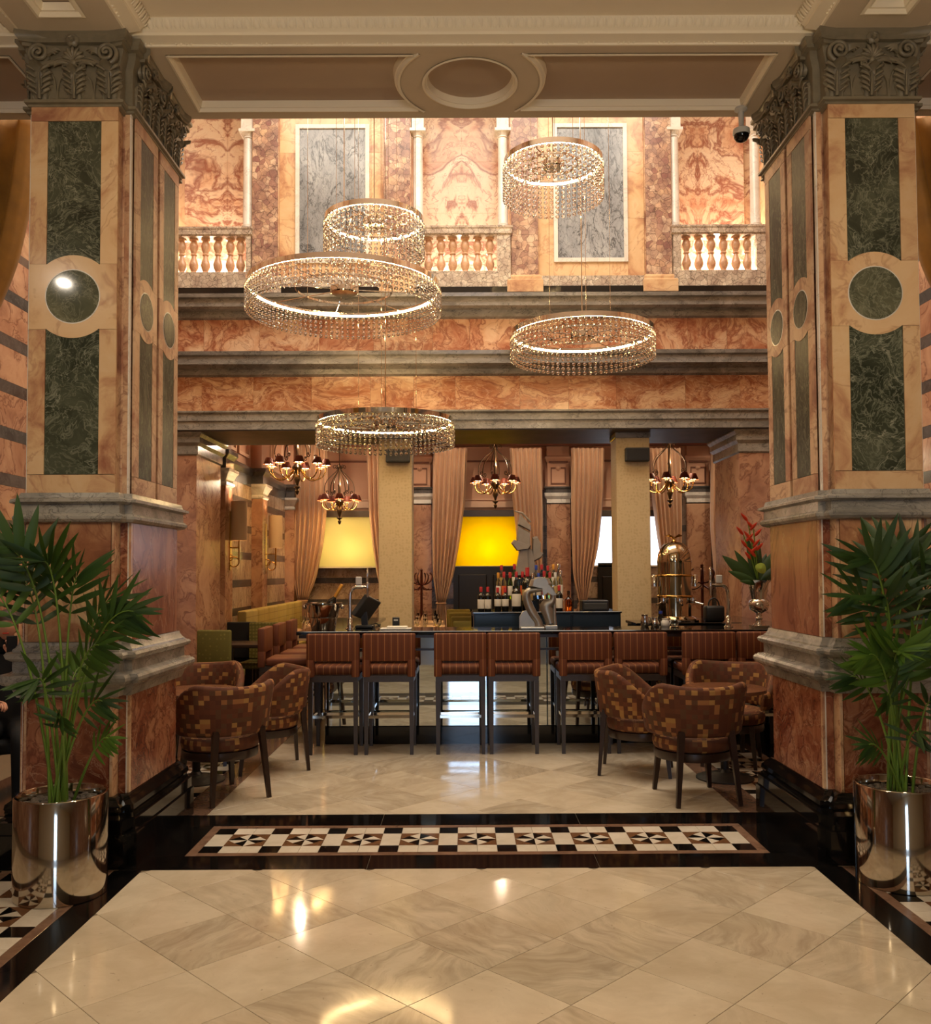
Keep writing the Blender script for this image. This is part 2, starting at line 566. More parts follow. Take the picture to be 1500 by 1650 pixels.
M['sculpt_dull'] = plain('dull_metal_sculpture', (150, 140, 128), 0.5, 0.35, var=0.1)
M['olive'] = plain('olive_fabric', (122, 112, 50), 0.8, var=0.1)
M['paper'] = plain('paper_label', (226, 220, 206), 0.6)
M['red_cap'] = plain('red_foil', (168, 34, 40), 0.35)
M['gold_foil'] = plain('gold_foil', (206, 150, 60), 0.35, 0.6)
M['shade_linen'] = plain('linen_shade', (188, 160, 128), 0.8)
M['flower'] = plain('red_heliconia', (212, 62, 34), 0.5)
M['lime'] = plain('lime_anthurium', (150, 172, 70), 0.4)


def foliage(name, c1, c2):
    n = NT(name)
    oi = n.n('ObjectInfo').outputs['Random']
    c = n.ramp(oi, [(0.0, lin(c1)), (1.0, lin(c2))])
    m = n.out(c, 0.5)
    tr = n.n('BsdfTranslucent', {'Color': n.mix(0.5, c, lin((120, 150, 40)))})
    mx = n.n('MixShader', {0: 0.18})
    n.t.links.new(n.b.outputs[0], mx.inputs[1])
    n.t.links.new(tr.outputs[0], mx.inputs[2])
    n.t.links.new(mx.outputs[0], n.t.nodes['Material Output'].inputs[0])
    return m


M['leaf'] = foliage('palm_leaf', (24, 50, 16), (48, 80, 24))
M['leaf2'] = foliage('light_palm_leaf', (52, 88, 24), (84, 116, 36))
M['leaf3'] = foliage('dark_leaf', (22, 48, 20), (44, 74, 28))


def stripe(name, base, line, pitch, axis='X', w=0.14, rough=0.7):
    n = NT(name)
    tc = n.n('TexCoord').outputs['Object']
    s = n.n('SeparateXYZ', {0: tc})
    f = n.math('FRACT', n.math('DIVIDE', n.math('ADD', s.outputs[axis], 10.0), pitch))
    f2 = n.math('FRACT', n.math('DIVIDE', n.math('ADD', s.outputs[axis], 10.0), pitch * 0.5))
    m = n.math('LESS_THAN', f, w)
    m2 = n.math('MULTIPLY', n.math('LESS_THAN', f2, 0.5), 0.3)
    c = n.mix(m2, lin(base), tuple(x * 0.6 for x in lin(base)[:3]) + (1,))
    c = n.mix(n.math('MULTIPLY', m, 0.75), c, lin(line))
    return n.out(c, rough)


M['stripe'] = stripe('orange_striped_fabric', (102, 48, 14), (160, 104, 56), 0.060)


def mosaic_fabric():
    n = NT('square_pattern_fabric')
    uv = n.n('TexCoord').outputs['UV']
    sc = n.n('VectorMath', {0: uv}, operation='SCALE')
    sc.inputs[3].default_value = 1.0 / 0.034
    fl = n.n('VectorMath', {0: sc.outputs[0]}, operation='FLOOR')
    wn = n.n('TexWhiteNoise', {'Vector': fl.outputs[0]}, noise_dimensions='3D').outputs[0]
    c = n.ramp(wn, [(0.0, lin((82, 40, 15))), (0.3, lin((90, 46, 18))), (0.52, lin((86, 54, 27))), (0.70, lin((98, 50, 22))), (0.80, lin((146, 96, 52))), (0.90, lin((158, 116, 60)))], 'CONSTANT')
    return n.out(c, 0.8)


M['mosaic'] = mosaic_fabric()


def dotted(name, base, dot, sc):
    n = NT(name)
    vo = n.n('TexVoronoi', {'Vector': n.n('TexCoord').outputs['Object'], 'Scale': sc, 'Randomness': 0.25})
    m = n.ramp(vo.outputs['Distance'], [(0.25, (1, 1, 1, 1)), (0.42, (0, 0, 0, 1))])
    c = n.mix(n.math('MULTIPLY', m, 0.6), lin(base), lin(dot))
    return n.out(c, 0.8)


M['green_dot'] = dotted('olive_dotted_fabric', (98, 92, 36), (142, 134, 66), 22.0)


def damask():
    n = NT('cream_damask_wallpaper')
    v = n.coords(0)
    vo = n.n('TexVoronoi', {'Vector': n.warp(v, 9.0, 0.08), 'Scale': 26.0, 'Randomness': 0.5})
    m = n.ramp(vo.outputs['Distance'], [(0.25, (1, 1, 1, 1)), (0.5, (0, 0, 0, 1))])
    c = n.mix(n.math('MULTIPLY', m, 0.5), lin((206, 184, 142)), lin((184, 160, 116)))
    return n.out(c, 0.6)


M['damask'] = damask()


def emit(name, c, s):
    n = NT(name)
    n.b.inputs['Base Color'].default_value = lin(c)
    n.b.inputs['Emission Color'].default_value = lin(c)
    n.b.inputs['Emission Strength'].default_value = s
    return n.m


def glass(name, c=(255, 255, 255), ior=1.5, rough=0.0):
    n = NT(name)
    return n.out(lin(c), rough, Transmission_Weight=1.0, IOR=ior)


M['crystal'] = glass('crystal', (255, 250, 240), 1.5)
M['glass'] = glass('clear_glass', (246, 250, 250), 1.25)
M['led'] = emit('led_strip', (255, 212, 146), 75.0)
M['bulb'] = emit('lamp_bulb', (255, 214, 140), 9.0)
M['pane_day'] = emit('daylight_pane', (226, 236, 255), 2.6)


def blind(name, c):
    n = NT(name)
    t = n.n('BsdfTranslucent', {'Color': lin(c)})
    d = n.n('BsdfDiffuse', {'Color': lin(c)})
    mx = n.n('MixShader', {0: 0.75})
    n.t.links.new(d.outputs[0], mx.inputs[1])
    n.t.links.new(t.outputs[0], mx.inputs[2])
    n.t.links.new(mx.outputs[0], n.t.nodes['Material Output'].inputs[0])
    return n.m


M['blind_cream'] = blind('cream_blind', (250, 240, 188))
M['blind_yellow'] = blind('yellow_blind', (250, 226, 12))


def glassy(name, c, rough=0.05):
    return plain(name, c, rough, 0.0, Specular_IOR_Level=0.7)


M['b_dark'] = glassy('dark_wine_glass', (14, 16, 12))
M['b_green'] = glass('green_bottle_glass', (120, 170, 110), 1.45)
M['b_clear'] = glass('clear_bottle_glass', (232, 240, 240), 1.45)
M['b_blue'] = glass('blue_bottle_glass', (120, 170, 220), 1.45)
M['b_amber'] = glass('amber_spirit', (200, 96, 30), 1.45)
M['pane_lobby'] = emit('lobby_window_pane', (188, 218, 255), 6.0)
M['soffit_dark'] = marble('dark_soffit_marble', [(0.3, (60, 52, 46)), (0.7, (96, 84, 76))], 2.0, rough=0.5, tint=0.0)
M['cream_pink'] = plain('pale_pink_plaster', (214, 176, 148), 0.55)
M['brownline'] = plain('brown_paint', (112, 66, 46), 0.6)
M['arab_dark'] = marble('dull_arabesque_marble', [(0.3, (104, 82, 68)), (0.6, (146, 122, 104))], 2.4, [((80, 62, 52), 3.0, 0.03, 0.6)], rough=0.25, tint=0.08)


def grid_fabric():
    n = NT('pale_olive_grid_fabric')
    s = n.n('SeparateXYZ', {0: n.n('TexCoord').outputs['Object']})
    a = n.math('LESS_THAN', n.math('FRACT', n.math('MULTIPLY', s.outputs['Z'], 9.0)), .07)
    b = n.math('LESS_THAN', n.math('FRACT', n.math('MULTIPLY', s.outputs['Y'], 2.6)), .03)
    m = n.math('MAXIMUM', a, b)
    c = n.mix(n.math('MULTIPLY', m, .6), lin((178, 160, 92)), lin((96, 78, 36)))
    return n.out(c, .75)


M['banq'] = grid_fabric()
M['label_orange'] = plain('orange_label', (210, 96, 44), .5)
M['label_tan'] = plain('tan_label', (176, 150, 92), .5)
M['navy_cap'] = plain('blue_cap', (30, 60, 150), .4)
M['brass_chrome'] = plain('brass_tinted_chrome', (192, 176, 148), .08, 1.0)
M['globe'] = emit('added_globe_glow', (255, 226, 182), 82.0)  # glow of the globes added over the lobby
M['bulb2'] = emit('shade_diffuser', (255, 206, 130), 80.0)
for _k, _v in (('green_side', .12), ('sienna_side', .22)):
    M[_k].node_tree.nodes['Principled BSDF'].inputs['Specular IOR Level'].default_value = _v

# ------------------------------------------------------------------ floor
XL, XR = -1.797, 1.940            # cream foyer field
BL, BR = -1.759, 1.881            # cream field in front of the bar
Y_TH0, Y_TH1 = 5.072, 6.20        # black threshold between the piers
HALL_L, HALL_R = -4.25, 4.42
Y_G = 11.0                        # gallery wall plane
Y_B = 18.1                        # far restaurant wall

floor = struct(MB().box(-9, 9.5, -7.5, 19, -0.12, -0.004).build('floor', M['grout']))


def clip(poly, x0, x1, y0, y1):
    def cut(pl, f, inter):
        out = []
        for i in range(len(pl)):
            a, b = pl[i - 1], pl[i]
            fa, fb = f(a), f(b)
            if fb:
                if not fa:
                    out.append(inter(a, b))
                out.append(b)
            elif fa:
                out.append(inter(a, b))
        return out
    def ix(c):
        return lambda a, b: (c, a[1] + (b[1] - a[1]) * (c - a[0]) / (b[0] - a[0]))
    def iy(c):
        return lambda a, b: (a[0] + (b[0] - a[0]) * (c - a[1]) / (b[1] - a[1]), c)
    for f, inter in ((lambda p: p[0] >= x0, ix(x0)), (lambda p: p[0] <= x1, ix(x1)), (lambda p: p[1] >= y0, iy(y0)), (lambda p: p[1] <= y1, iy(y1))):
        if len(poly) < 3:
            return []
        poly = cut(poly, f, inter)
    return poly


def area(p):
    return abs(sum(p[i - 1][0] * p[i][1] - p[i][0] * p[i - 1][1] for i in range(len(p)))) / 2


def tile_poly(poly, mat, name='floor_tile', g=0.0012, top=0.0):
    cx = sum(p[0] for p in poly) / len(poly)
    cy = sum(p[1] for p in poly) / len(poly)
    loc = [(p[0] - cx, p[1] - cy) for p in poly]
    a = sum(loc[i - 1][0] * loc[i][1] - loc[i][0] * loc[i - 1][1] for i in range(len(loc)))
    if a < 0:
        loc.reverse()
    return MB().plan(loc, [(-g, -0.004), (-g, top - 0.0008), (-g - 0.0010, top)]).build(name, mat, floor, loc=(cx, cy, 0))


HD = 0.311
def diag_tiles(x0, x1, y0, y1):
    for i in range(-22, 23):
        for j in range(-22, 23):
            cx = 0.089 + (i + j) * HD
            cy = 3.798 + HD + (i - j) * HD
            if cx < x0 - HD or cx > x1 + HD or cy < y0 - HD or cy > y1 + HD:
                continue
            p = clip([(cx, cy - HD), (cx + HD, cy), (cx, cy + HD), (cx - HD, cy)], x0, x1, y0, y1)
            if len(p) >= 3 and area(p) > 0.002:
                tile_poly(p, M['cream_tile'])


def rect(x0, x1, y0, y1):
    return [(x0, y0), (x1, y0), (x1, y1), (x0, y1)]


diag_tiles(XL, XR, 1.4, Y_TH0)
diag_tiles(BL, BR, Y_TH1, 8.75)

SHARED = {}
def shared_tile(kind, w, h, mat):
    k = (kind, round(w, 3), round(h, 3), mat.name)
    if k not in SHARED:
        m = MB()
        if kind == 'rect':
            m.plan([(-w / 2, -h / 2), (w / 2, -h / 2), (w / 2, h / 2), (-w / 2, h / 2)], [(-0.001, -0.004), (-0.001, -0.0008), (-0.002, 0)])
        else:                                 # pinwheel triangle a/b
            q = 0.27
            st = [(0, h / 2), (-w * q, h * q), (-w / 2, 0), (-w * q, -h * q), (0, -h / 2), (w * q, -h * q), (w / 2, 0), (w * q, h * q)]
            i = int(kind[1:])
            if kind[0] == 't':
                pts = [(0, 0), st[i], st[(i + 1) % 8]]
            else:                                 # corner kite between two edge midpoints
                cs = ((-1, 1), (-1, -1), (1, -1), (1, 1))[i]
                pts = [st[2 * i], (cs[0] * w / 2, cs[1] * h / 2), st[(2 * i + 2) % 8], st[2 * i + 1]]
            m.plan(pts, [(-0.0004, -0.004), (-0.0004, 0)])
        SHARED[k] = m.mesh('mosaic_tile', mat)
    return SHARED[k]


def mosaic_run(ox, oy, ang, n, A, B, r1, r2):
    """run of n pinwheel cells along local +u; rows r1, r2, r1"""
    rot = Matrix.Rotation(ang, 4, 'Z')
    def put(kind, u, v, w, h, mat):
        p = rot @ Vector((u, v, 0))
        obj('mosaic_tile', shared_tile(kind, w, h, mat), floor, loc=(ox + p.x, oy + p.y, 0), rot=(0, 0, ang))
    W, K = M['white_tile'], M['black_tile']
    u = 0.0
    for i in range(n + 1):
        put('rect', u + A / 2, r1 / 2, A, r1, K)
        put('rect', u + A / 2, r1 + r2 / 2, A, r2, W)
        put('rect', u + A / 2, r1 + r2 + r1 / 2, A, r1, K)
        u += A
        if i == n:
            break
        for du in (B / 4, 3 * B / 4):
            put('rect', u + du, r1 / 2, B / 2, r1, W)
            put('rect', u + du, r1 + r2 + r1 / 2, B / 2, r1, W)
        for k in range(8):
            put('t%d' % k, u + B / 2, r1 + r2 / 2, B, r2, K if k % 2 else W)
        for k in range(4):
            put('c%d' % k, u + B / 2, r1 + r2 / 2, B, r2, M['brown_pin'])
        u += B
    return u


# threshold: black slabs, brown frame, mosaic strip
FX0, FX1, FY0, FY1 = -1.637, 1.782, 5.315, 5.932
for x0, x1 in ((-1.93, -0.55), (-0.55, 0.75), (0.75, 2.08)):
    tile_poly(rect(x0, x1, Y_TH0, FY0), M['black'], 'threshold_slab')
    tile_poly(rect(x0, x1, FY1, Y_TH1), M['black'], 'threshold_slab')
tile_poly(rect(-1.93, FX0, FY0, FY1), M['black'], 'threshold_slab')
tile_poly(rect(FX1, 2.08, FY0, FY1), M['black'], 'threshold_slab')
bw = 0.058
tile_poly(rect(FX0, FX1, FY0, FY0 + bw), M['brown_tile'], 'border_tile')
tile_poly(rect(FX0, FX1, FY1 - bw, FY1), M['brown_tile'], 'border_tile')
tile_poly(rect(FX0, FX0 + bw, FY0 + bw, FY1 - bw), M['brown_tile'], 'border_tile')
tile_poly(rect(FX1 - bw, FX1, FY0 + bw, FY1 - bw), M['brown_tile'], 'border_tile')
mA = 0.117
mB = (FX1 - FX0 - 2 * bw - 10 * mA) / 9
mosaic_run(FX0 + bw, FY0 + bw, 0, 9, mA, mB, 0.128, FY1 - FY0 - 2 * bw - 0.256)
# the foyer's side borders: black, brown, mosaic, brown, black, cream beyond
for s, xe in ((-1, XL), (1, XR)):
    def rr(a, b, y0, y1):
        return rect(min(xe + s * a, xe + s * b), max(xe + s * a, xe + s * b), y0, y1)
    for y0, y1 in ((1.4, 2.6), (2.6, 3.8), (3.8, 5.07)):
        tile_poly(rr(0, 0.155, y0, y1), M['black'], 'threshold_slab')
        tile_poly(rr(0.155, 0.215, y0, y1), M['brown_tile'], 'border_tile')
        tile_poly(rr(0.715, 0.775, y0, y1), M['brown_tile'], 'border_tile')
        tile_poly(rr(0.775, 0.93, y0, y1), M['black'], 'threshold_slab')
        tile_poly(rr(0.93, 3.4, y0, y1), M['cream_tile'], 'floor_slab')
    if s < 0:
        mosaic_run(xe - 0.215, 1.53, PI / 2, 9, 0.125, 0.25, 0.125, 0.25)
    else:
        mosaic_run(xe + 0.715, 1.53, PI / 2, 9, 0.125, 0.25, 0.125, 0.25)
# the hall's side borders beside the bar floor
for s, xe in ((-1, BL), (1, BR)):
    def rr(a, b, y0, y1):
        return rect(min(xe + s * a, xe + s * b), max(xe + s * a, xe + s * b), y0, y1)
    for y0, y1 in ((6.2, 7.5), (7.5, 8.8), (8.8, 10.9)):
        tile_poly(rr(0, 0.22, y0, y1), M['brown_tile'], 'border_tile')
        tile_poly(rr(0.72, 0.80, y0, y1), M['brown_tile'], 'border_tile')
        tile_poly(rr(0.80, 1.95, y0, y1), M['black'], 'floor_slab')
    mosaic_run(xe - 0.22 if s < 0 else xe + 0.72, 6.33, PI / 2, 10, 0.125, 0.25, 0.125, 0.25)
tile_poly(rect(-3.4, 7.0, 10.9, 18.0), M['dark_wood'], 'floor_slab')

# ------------------------------------------------------------------ lobby ceiling, beams
Z_S = 4.80                      # soffit of the beams
YB0, YB1 = 5.29, 6.14
Z_C = 4.905
ceiling = struct(MB().box(-9, 9.5, -7.5, YB0, Z_C, Z_C + 0.15).build('ceiling', M['ceil_paint']))


def soffit_frame(x0, x1, y0, y1, parent, depth=0.05, w=0.035, notch=None):
    """moulded frame of a sunk panel in a soffit (three steps), one mesh"""
    m = MB()
    steps = [(0.0, Z_S - 0.006), (w * 0.3, Z_S - 0.010), (w * 0.55, Z_S + 0.012), (w * 0.75, Z_S + 0.012), (w, Z_S + depth)]
    pl = [(x0, y0), (x1, y0), (x1, y1), (x0, y1)]
    m.plan(pl, [(-a, z) for a, z in steps], cap=False)
    return m.build('panel_moulding', M['cream_paint'], parent)


# cross beam: soffit plate with the sunk panels and the oval cut as real depth
beam = struct(MB().box(-9, 9.5, YB0 + 0.02, YB1 - 0.02, Z_S + 0.055, 8.8).build('trim_1', M['taupe_dark']))
def plate(x0, x1, y0, y1, z0=Z_S, z1=Z_S + 0.06, name='soffit_board', mat=None, parent=None):
    return MB().box(x0, x1, y0, y1, z0, z1).build(name, mat or M['taupe'], parent or beam)


cxo = PX(757, 5.7, 125)
ro, ri = 0.455, 0.305
yf0, yf1 = YB0 + 0.075, YB1 - 0.10            # panel field
lx, rx = PX(283, YB0 + 0.07, 82), PX(1240, YB0 + 0.07, 82)
plx, prx = -1.80, 1.93
plate(-9, 9.5, YB0, yf0)
plate(-9, 9.5, yf1, YB1)
plate(-2.75, plx, yf0, yf1)
plate(prx, 2.95, yf0, yf1)
# ring between the two panels, clipped by the front and rear boards
m = MB()
cy = (yf0 + yf1) / 2
seg = 72
for k in range(seg):
    a0, a1 = 2 * PI * k / seg, 2 * PI * (k + 1) / seg
    q = [(cxo + ri * math.cos(a0), cy + ri * math.sin(a0)), (cxo + ro * math.cos(a0), cy + ro * math.sin(a0)),
         (cxo + ro * math.cos(a1), cy + ro * math.sin(a1)), (cxo + ri * math.cos(a1), cy + ri * math.sin(a1))]
    q = clip(q, cxo - 1, cxo + 1, yf0 - 0.001, yf1 + 0.001)
    if len(q) >= 3:
        m.rings([[(p[0], p[1], Z_S) for p in q], [(p[0], p[1], Z_S + 0.06) for p in q]])
m.build('soffit_ring', M['taupe'], beam)
m = MB()
def ring_mould(m, r0, r1, z_in, a_from=0, a_to=2 * PI, n=72):
    rs = []
    for k in range(n + 1):
        a = a_from + (a_to - a_from) * k / n
        c, s = math.cos(a), math.sin(a)
        prof = [(r0, Z_S - 0.006), (r0 + (r1 - r0) * 0.35, Z_S - 0.010), (r0 + (r1 - r0) * 0.6, Z_S + 0.012), (r0 + (r1 - r0) * 0.8, Z_S + 0.012), (r1, Z_S + 0.055)]
        rs.append([(cxo + r * c, cy + r * s, z) for r, z in prof])
    m.rings(rs, closed=False, cap=False)
ring_mould(m, ri + 0.004, ri - 0.035, Z_S + 0.05)
m.build('roundel_moulding', M['cream_paint'], beam, smooth=40)
dy = yf1 - cy
aa = math.asin(min(1, dy / ro))
for a0, a1 in ((-aa, aa), (PI - aa, PI + aa)):
    m = MB()
    ring_mould(m, ro - 0.004, ro + 0.04, Z_S + 0.05, a0, a1, 30)
    m.build('roundel_moulding', M['cream_paint'], beam, smooth=40)
dx = math.sqrt(max(0.0, (ro + 0.03) ** 2 - dy ** 2))
def straight_mould(x0, x1, y0, y1, inward):
    """moulding strip along X (y0==y1) or Y; inward = direction of the sunk side"""
    m = MB()
    prof = [(-0.002, Z_S - 0.006), (0.012, Z_S - 0.010), (0.021, Z_S + 0.012), (0.030, Z_S + 0.012), (0.040, Z_S + 0.055)]
    if y0 == y1:
        m.rings([[(x, y0 + inward * o, z) for o, z in prof] for x in (x0, x1)], closed=False, cap=False)
    else:
        m.rings([[(x0 + inward * o, y, z) for o, z in prof] for y in (y0, y1)], closed=False, cap=False)
    m.build('panel_moulding', M['cream_paint'], beam)
for x0, x1, xs, inn in ((plx, cxo - dx, plx, 1), (cxo + dx, prx, prx, -1)):
    straight_mould(x0, x1, yf0, yf0, 1)
    straight_mould(x0, x1, yf1, yf1, -1)
    straight_mould(xs, xs, yf0, yf1, inn)
for x0, x1, xs, inn in ((-9, -2.75, -2.75, -1), (2.95, 9.5, 2.95, 1)):
    straight_mould(x0, x1, yf0, yf0, 1)
    straight_mould(x0, x1, yf1, yf1, -1)
    straight_mould(xs, xs, yf0, yf1, inn)


def cornice(x0, x1, y, parent, axis='X', sgn=-1):
    """cream leaf-and-dart cornice along a beam; sgn: outward direction"""
    h = Z_C - Z_S
    prof = [(0.0, 0.0), (0.012, 0.0), (0.016, 0.010), (0.030, 0.014), (0.085, 0.024), (0.088, 0.040), (0.100, 0.046), (0.112, 0.060), (0.128, 0.086), (0.132, h), (0.0, h)]
    m = MB()
    pl = [(y + sgn * o, Z_S + z) for o, z in prof]
    m.extrude(pl, x0, x1, axis)
    c = m.build('cornice', M['cream_paint'], parent, smooth=30)
    # leaf-and-dart: small leaves on the upper moulding and beads on the lower
    m = MB()
    n = int((x1 - x0) / 0.052)
    for k in range(n):
        u = x0 + (k + 0.5) * (x1 - x0) / n
        for du, hw in ((0.0, 0.016), (0.026, 0.005)):
            pts = []
            for o, z, w in ((0.102, 0.050, 0.35), (0.116, 0.060, 1.0), (0.130, 0.082, 0.8), (0.136, 0.098, 0.1)):
                for sd in (-1, 0, 1):
                    off = o + (0.010 if sd == 0 else 0.0)
                    pts.append((u + du + sd * hw * w, off, z))
            vs = [((a, y + sgn * o, Z_S + z) if axis == 'X' else (y + sgn * o, a, Z_S + z)) for a, o, z in pts]
            m.add(vs, [(3 * i + j, 3 * i + j + 1, 3 * i + j + 4, 3 * i + j + 3) for i in range(3) for j in range(2)])
    o = m.build('leaf_ornament', M['cream_paint'], parent, smooth=180)
    o['kind'] = 'stuff'
    m = MB()
    n = int((x1 - x0) / 0.03)
    for k in range(n):
        if (k // 4) % 2:
            continue
        u = x0 + (k + 0.5) * (x1 - x0) / n
        cpt = (u, y + sgn * 0.020, Z_S + 0.010) if axis == 'X' else (y + sgn * 0.020, u, Z_S + 0.010)
        m.lathe([(0.001, -0.007), (0.009, 0.0), (0.001, 0.007)], 6, cpt)
    o = m.build('bead_ornament', M['cream_paint'], parent)
    o['kind'] = 'stuff'


for x0, x1 in ((-4.6, -2.56), (-1.96, 2.10), (2.70, 4.8)):
    cornice(x0, x1, YB0, beam)
# side beams running towards the viewer from each pier
for k, cx in ((2, -2.262), (3, 2.40)):
    sb = struct(MB().box(cx - 0.30, cx + 0.30, -7.4, YB0, Z_S + 0.055, Z_C - 0.001).build('trim_%d' % k, M['taupe_dark']))
    y = YB0 - 0.02
    for (a, b, c0, c1) in ((cx - 0.30, cx - 0.135, -7.4, y), (cx + 0.135, cx + 0.30, -7.4, y), (cx - 0.135, cx + 0.135, 4.985, y), (cx - 0.135, cx + 0.135, 2.9, 3.1), (cx - 0.135, cx + 0.135, -7.4, 1.0)):
        plate(a, b, c0, c1, parent=sb)
    for y0, y1 in ((3.1, 4.985), (1.0, 2.9)):
        soffit_frame(cx - 0.14, cx + 0.14, y0 - 0.005, y1 + 0.005, sb, w=0.06)
    cornice(2.0, YB0 - 0.13, cx + 0.30, sb, 'Y', 1)
    cornice(2.0, YB0 - 0.13, cx - 0.30, sb, 'Y', -1)

# ------------------------------------------------------------------ lobby shell behind and beside the viewer
wf = struct(MB().box(-9, 9.5, -7.5, -7.3, 0, Z_C).build('wall_front', M['cream_paint']))
struct(MB().box(-9, -8.8, -7.3, 6.2, 0, Z_C).build('wall_lobby_left', M['wall_sienna']))
struct(MB().box(9.3, 9.5, -7.3, 6.2, 0, Z_C).build('wall_lobby_right', M['wall_sienna']))
w = thing('window_1', None, None, (0.2, -7.29, 0), kind='structure')
MB().box(-0.62, 0.62, 0.0, 0.02, 0.1, 3.9).build('pane', M['pane_lobby'], w)
for (a, b, c, d) in ((-0.74, -0.62, 0.0, 4.02), (0.62, 0.74, 0.0, 4.02), (-0.74, 0.74, 3.9, 4.02), (-0.62, 0.62, 0.0, 0.1), (-0.62, 0.62, 2.55, 2.62)):
    MB().box(a, b, 0.0, 0.06, c, d).build('window_frame', M['cream_paint'], w)

# ------------------------------------------------------------------ hall side walls (banded marble)
def banded(root, x, y0, y1, z1, face, lower=0.0, length=0.95, mats=('wall_sienna', 'slate_band'), axis='Y'):
    z = lower
    r = 0
    while z < z1 - 0.02:
        band = r % 2
        h = 0.115 if band else 0.315
        zt = min(z + h, z1)
        y = y0 - (0.4 * length if (r // 2) % 2 else 0)
        while y < y1 - 0.01:
            a, b = max(y, y0), min(y + length, y1)
            if b - a > 0.02:
                m = MB()
                if axis == 'Y':
                    m.box(min(0, face * 0.02), max(0, face * 0.02), -(b - a) / 2 + 0.001, (b - a) / 2 - 0.001, 0.001, zt - z - 0.001)
                    m.build('wall_slab', M[mats[band]], root, loc=(x, (a + b) / 2, z))
                else:
                    m.box(-(b - a) / 2 + 0.001, (b - a) / 2 - 0.001, -0.02, 0, 0.001, zt - z - 0.001)
                    m.build('wall_slab', M[mats[band]], root, loc=((a + b) / 2, x, z))
            y += length
        z = zt
        r += 1


wl = struct(MB().box(HALL_L - 0.2, HALL_L, 6.16, 11.0, 0, 8.8).build('wall_left', M['sienna']))
banded(wl, HALL_L, 6.2, 11.0, 4.7, 1)
wr = struct(MB().box(HALL_R, HALL_R + 0.2, 6.16, 11.0, 0, 8.8).build('wall_right', M['sienna']))
banded(wr, HALL_R, 6.2, 11.0, 4.7, -1)
struct(MB().box(-9, 9.5, 6.16, 12.25, 8.8, 8.95).build('ceiling_hall', M['ceil_paint']))
# blocking walls that close the arcade beyond the frame
struct(MB().box(-9, -5.2, 6.16, 6.36, 0, 4.8).build('wall_arcade_left', M['wall_sienna']))
struct(MB().box(5.4, 9.5, 6.16, 6.36, 0, 4.8).build('wall_arcade_right', M['wall_sienna']))
struct(MB().box(-9, HALL_L - 0.2, 6.36, 6.5, 0, 4.8).build('wall_aisle_left', M['wall_sienna']))
struct(MB().box(HALL_R + 0.2, 9.5, 6.36, 6.5, 0, 4.8).build('wall_aisle_right', M['wall_sienna']))

# ------------------------------------------------------------------ gallery wall above the bar
Z = lambda py, Y=Y_G: PZ(py, Y, 757)
gal = struct(MB().box(-4.5, 4.7, 11.06, 12.25, Z(691), Z(466)).build('wall_gallery', M['grey_dark']))
MB().box(-4.5, 4.7, 12.0, 12.25, Z(466), 8.8).build('gallery_back_wall', M['onyx'], gal)
MB().box(-4.5, 4.7, 11.0, 12.24, Z(691) - 0.012, Z(691)).build('lintel_soffit', M['soffit_dark'], gal)
# architrave
zz = lambda py: Z(py)
m = MB(); m.extrude([(11.06, Z(691)), (10.98, Z(691)), (10.98, Z(677)), (10.96, Z(677)), (10.96, Z(667)), (10.935, Z(664)), (10.935, Z(661.5)), (11.06, Z(661.5))], -4.5, 4.7)
m.build('architrave', M['grey'], gal)


def slab_row(y0px, y1px, mat, parent, w0=0.62, seed=1, Y=Y_G, xa=-4.5, xb=4.7, name='frieze_slab'):
    rg = random.Random(seed)
    x = xa
    while x < xb:
        w = w0 * rg.uniform(0.75, 1.25)
        a, b = x, min(x + w, xb)
        MB().box(-(b - a) / 2 + 0.0012, (b - a) / 2 - 0.0012, 0, 0.07, 0, Z(y0px) - Z(y1px)).build(name, M[mat], parent, loc=((a + b) / 2, Y, Z(y1px)))
        x += w


slab_row(606, 662, 'swirl', gal, 0.68, 3)
m = MB(); m.extrude([(11.06, Z(606)), (11.0, Z(606)), (10.95, Z(602, 10.95)), (10.95, Z(594, 10.95)), (10.90, Z(590, 10.9)), (10.80, Z(585, 10.8)), (10.80, Z(573, 10.8)), (10.77, Z(570, 10.77)), (10.76, Z(564, 10.76)), (11.06, Z(564, 10.76))], -4.5, 4.7)
m.build('cornice', M['grey_dark'], gal)
slab_row(513, 568, 'rosso_band', gal, 0.6, 5)
m = MB(); m.extrude([(11.06, Z(514)), (11.0, Z(514)), (10.95, Z(510, 10.95)), (10.95, Z(500, 10.95)), (10.86, Z(496, 10.86)), (10.80, Z(492, 10.8)), (10.80, Z(480, 10.8)), (10.75, Z(477, 10.75)), (10.74, Z(471, 10.74)), (11.06, Z(471, 10.74))], -4.5, 4.7)
m.build('cornice', M['grey_dark'], gal)
MB().box(-4.5, 4.7, 11.0, 11.06, Z(480), Z(461)).build('gap_shade_strip', M['gloss_black'], gal)  # black strip: shade of the recess put in as colour

YC = 11.02
def gx(px, Y=YC):
    return PX(px, Y, 330)
ZT = 8.7
def bay_panel(x0p, x1p):
    """sienna field with a white framed blue-grey slab between two breccia pilasters"""
    x0, x1 = gx(x0p), gx(x1p)
    zb = Z(443)
    MB().box(x0, x1, YC + 0.12, 11.98, zb, ZT).build('panel_wall', M['sienna_pale'], gal)
    return x0, x1, zb


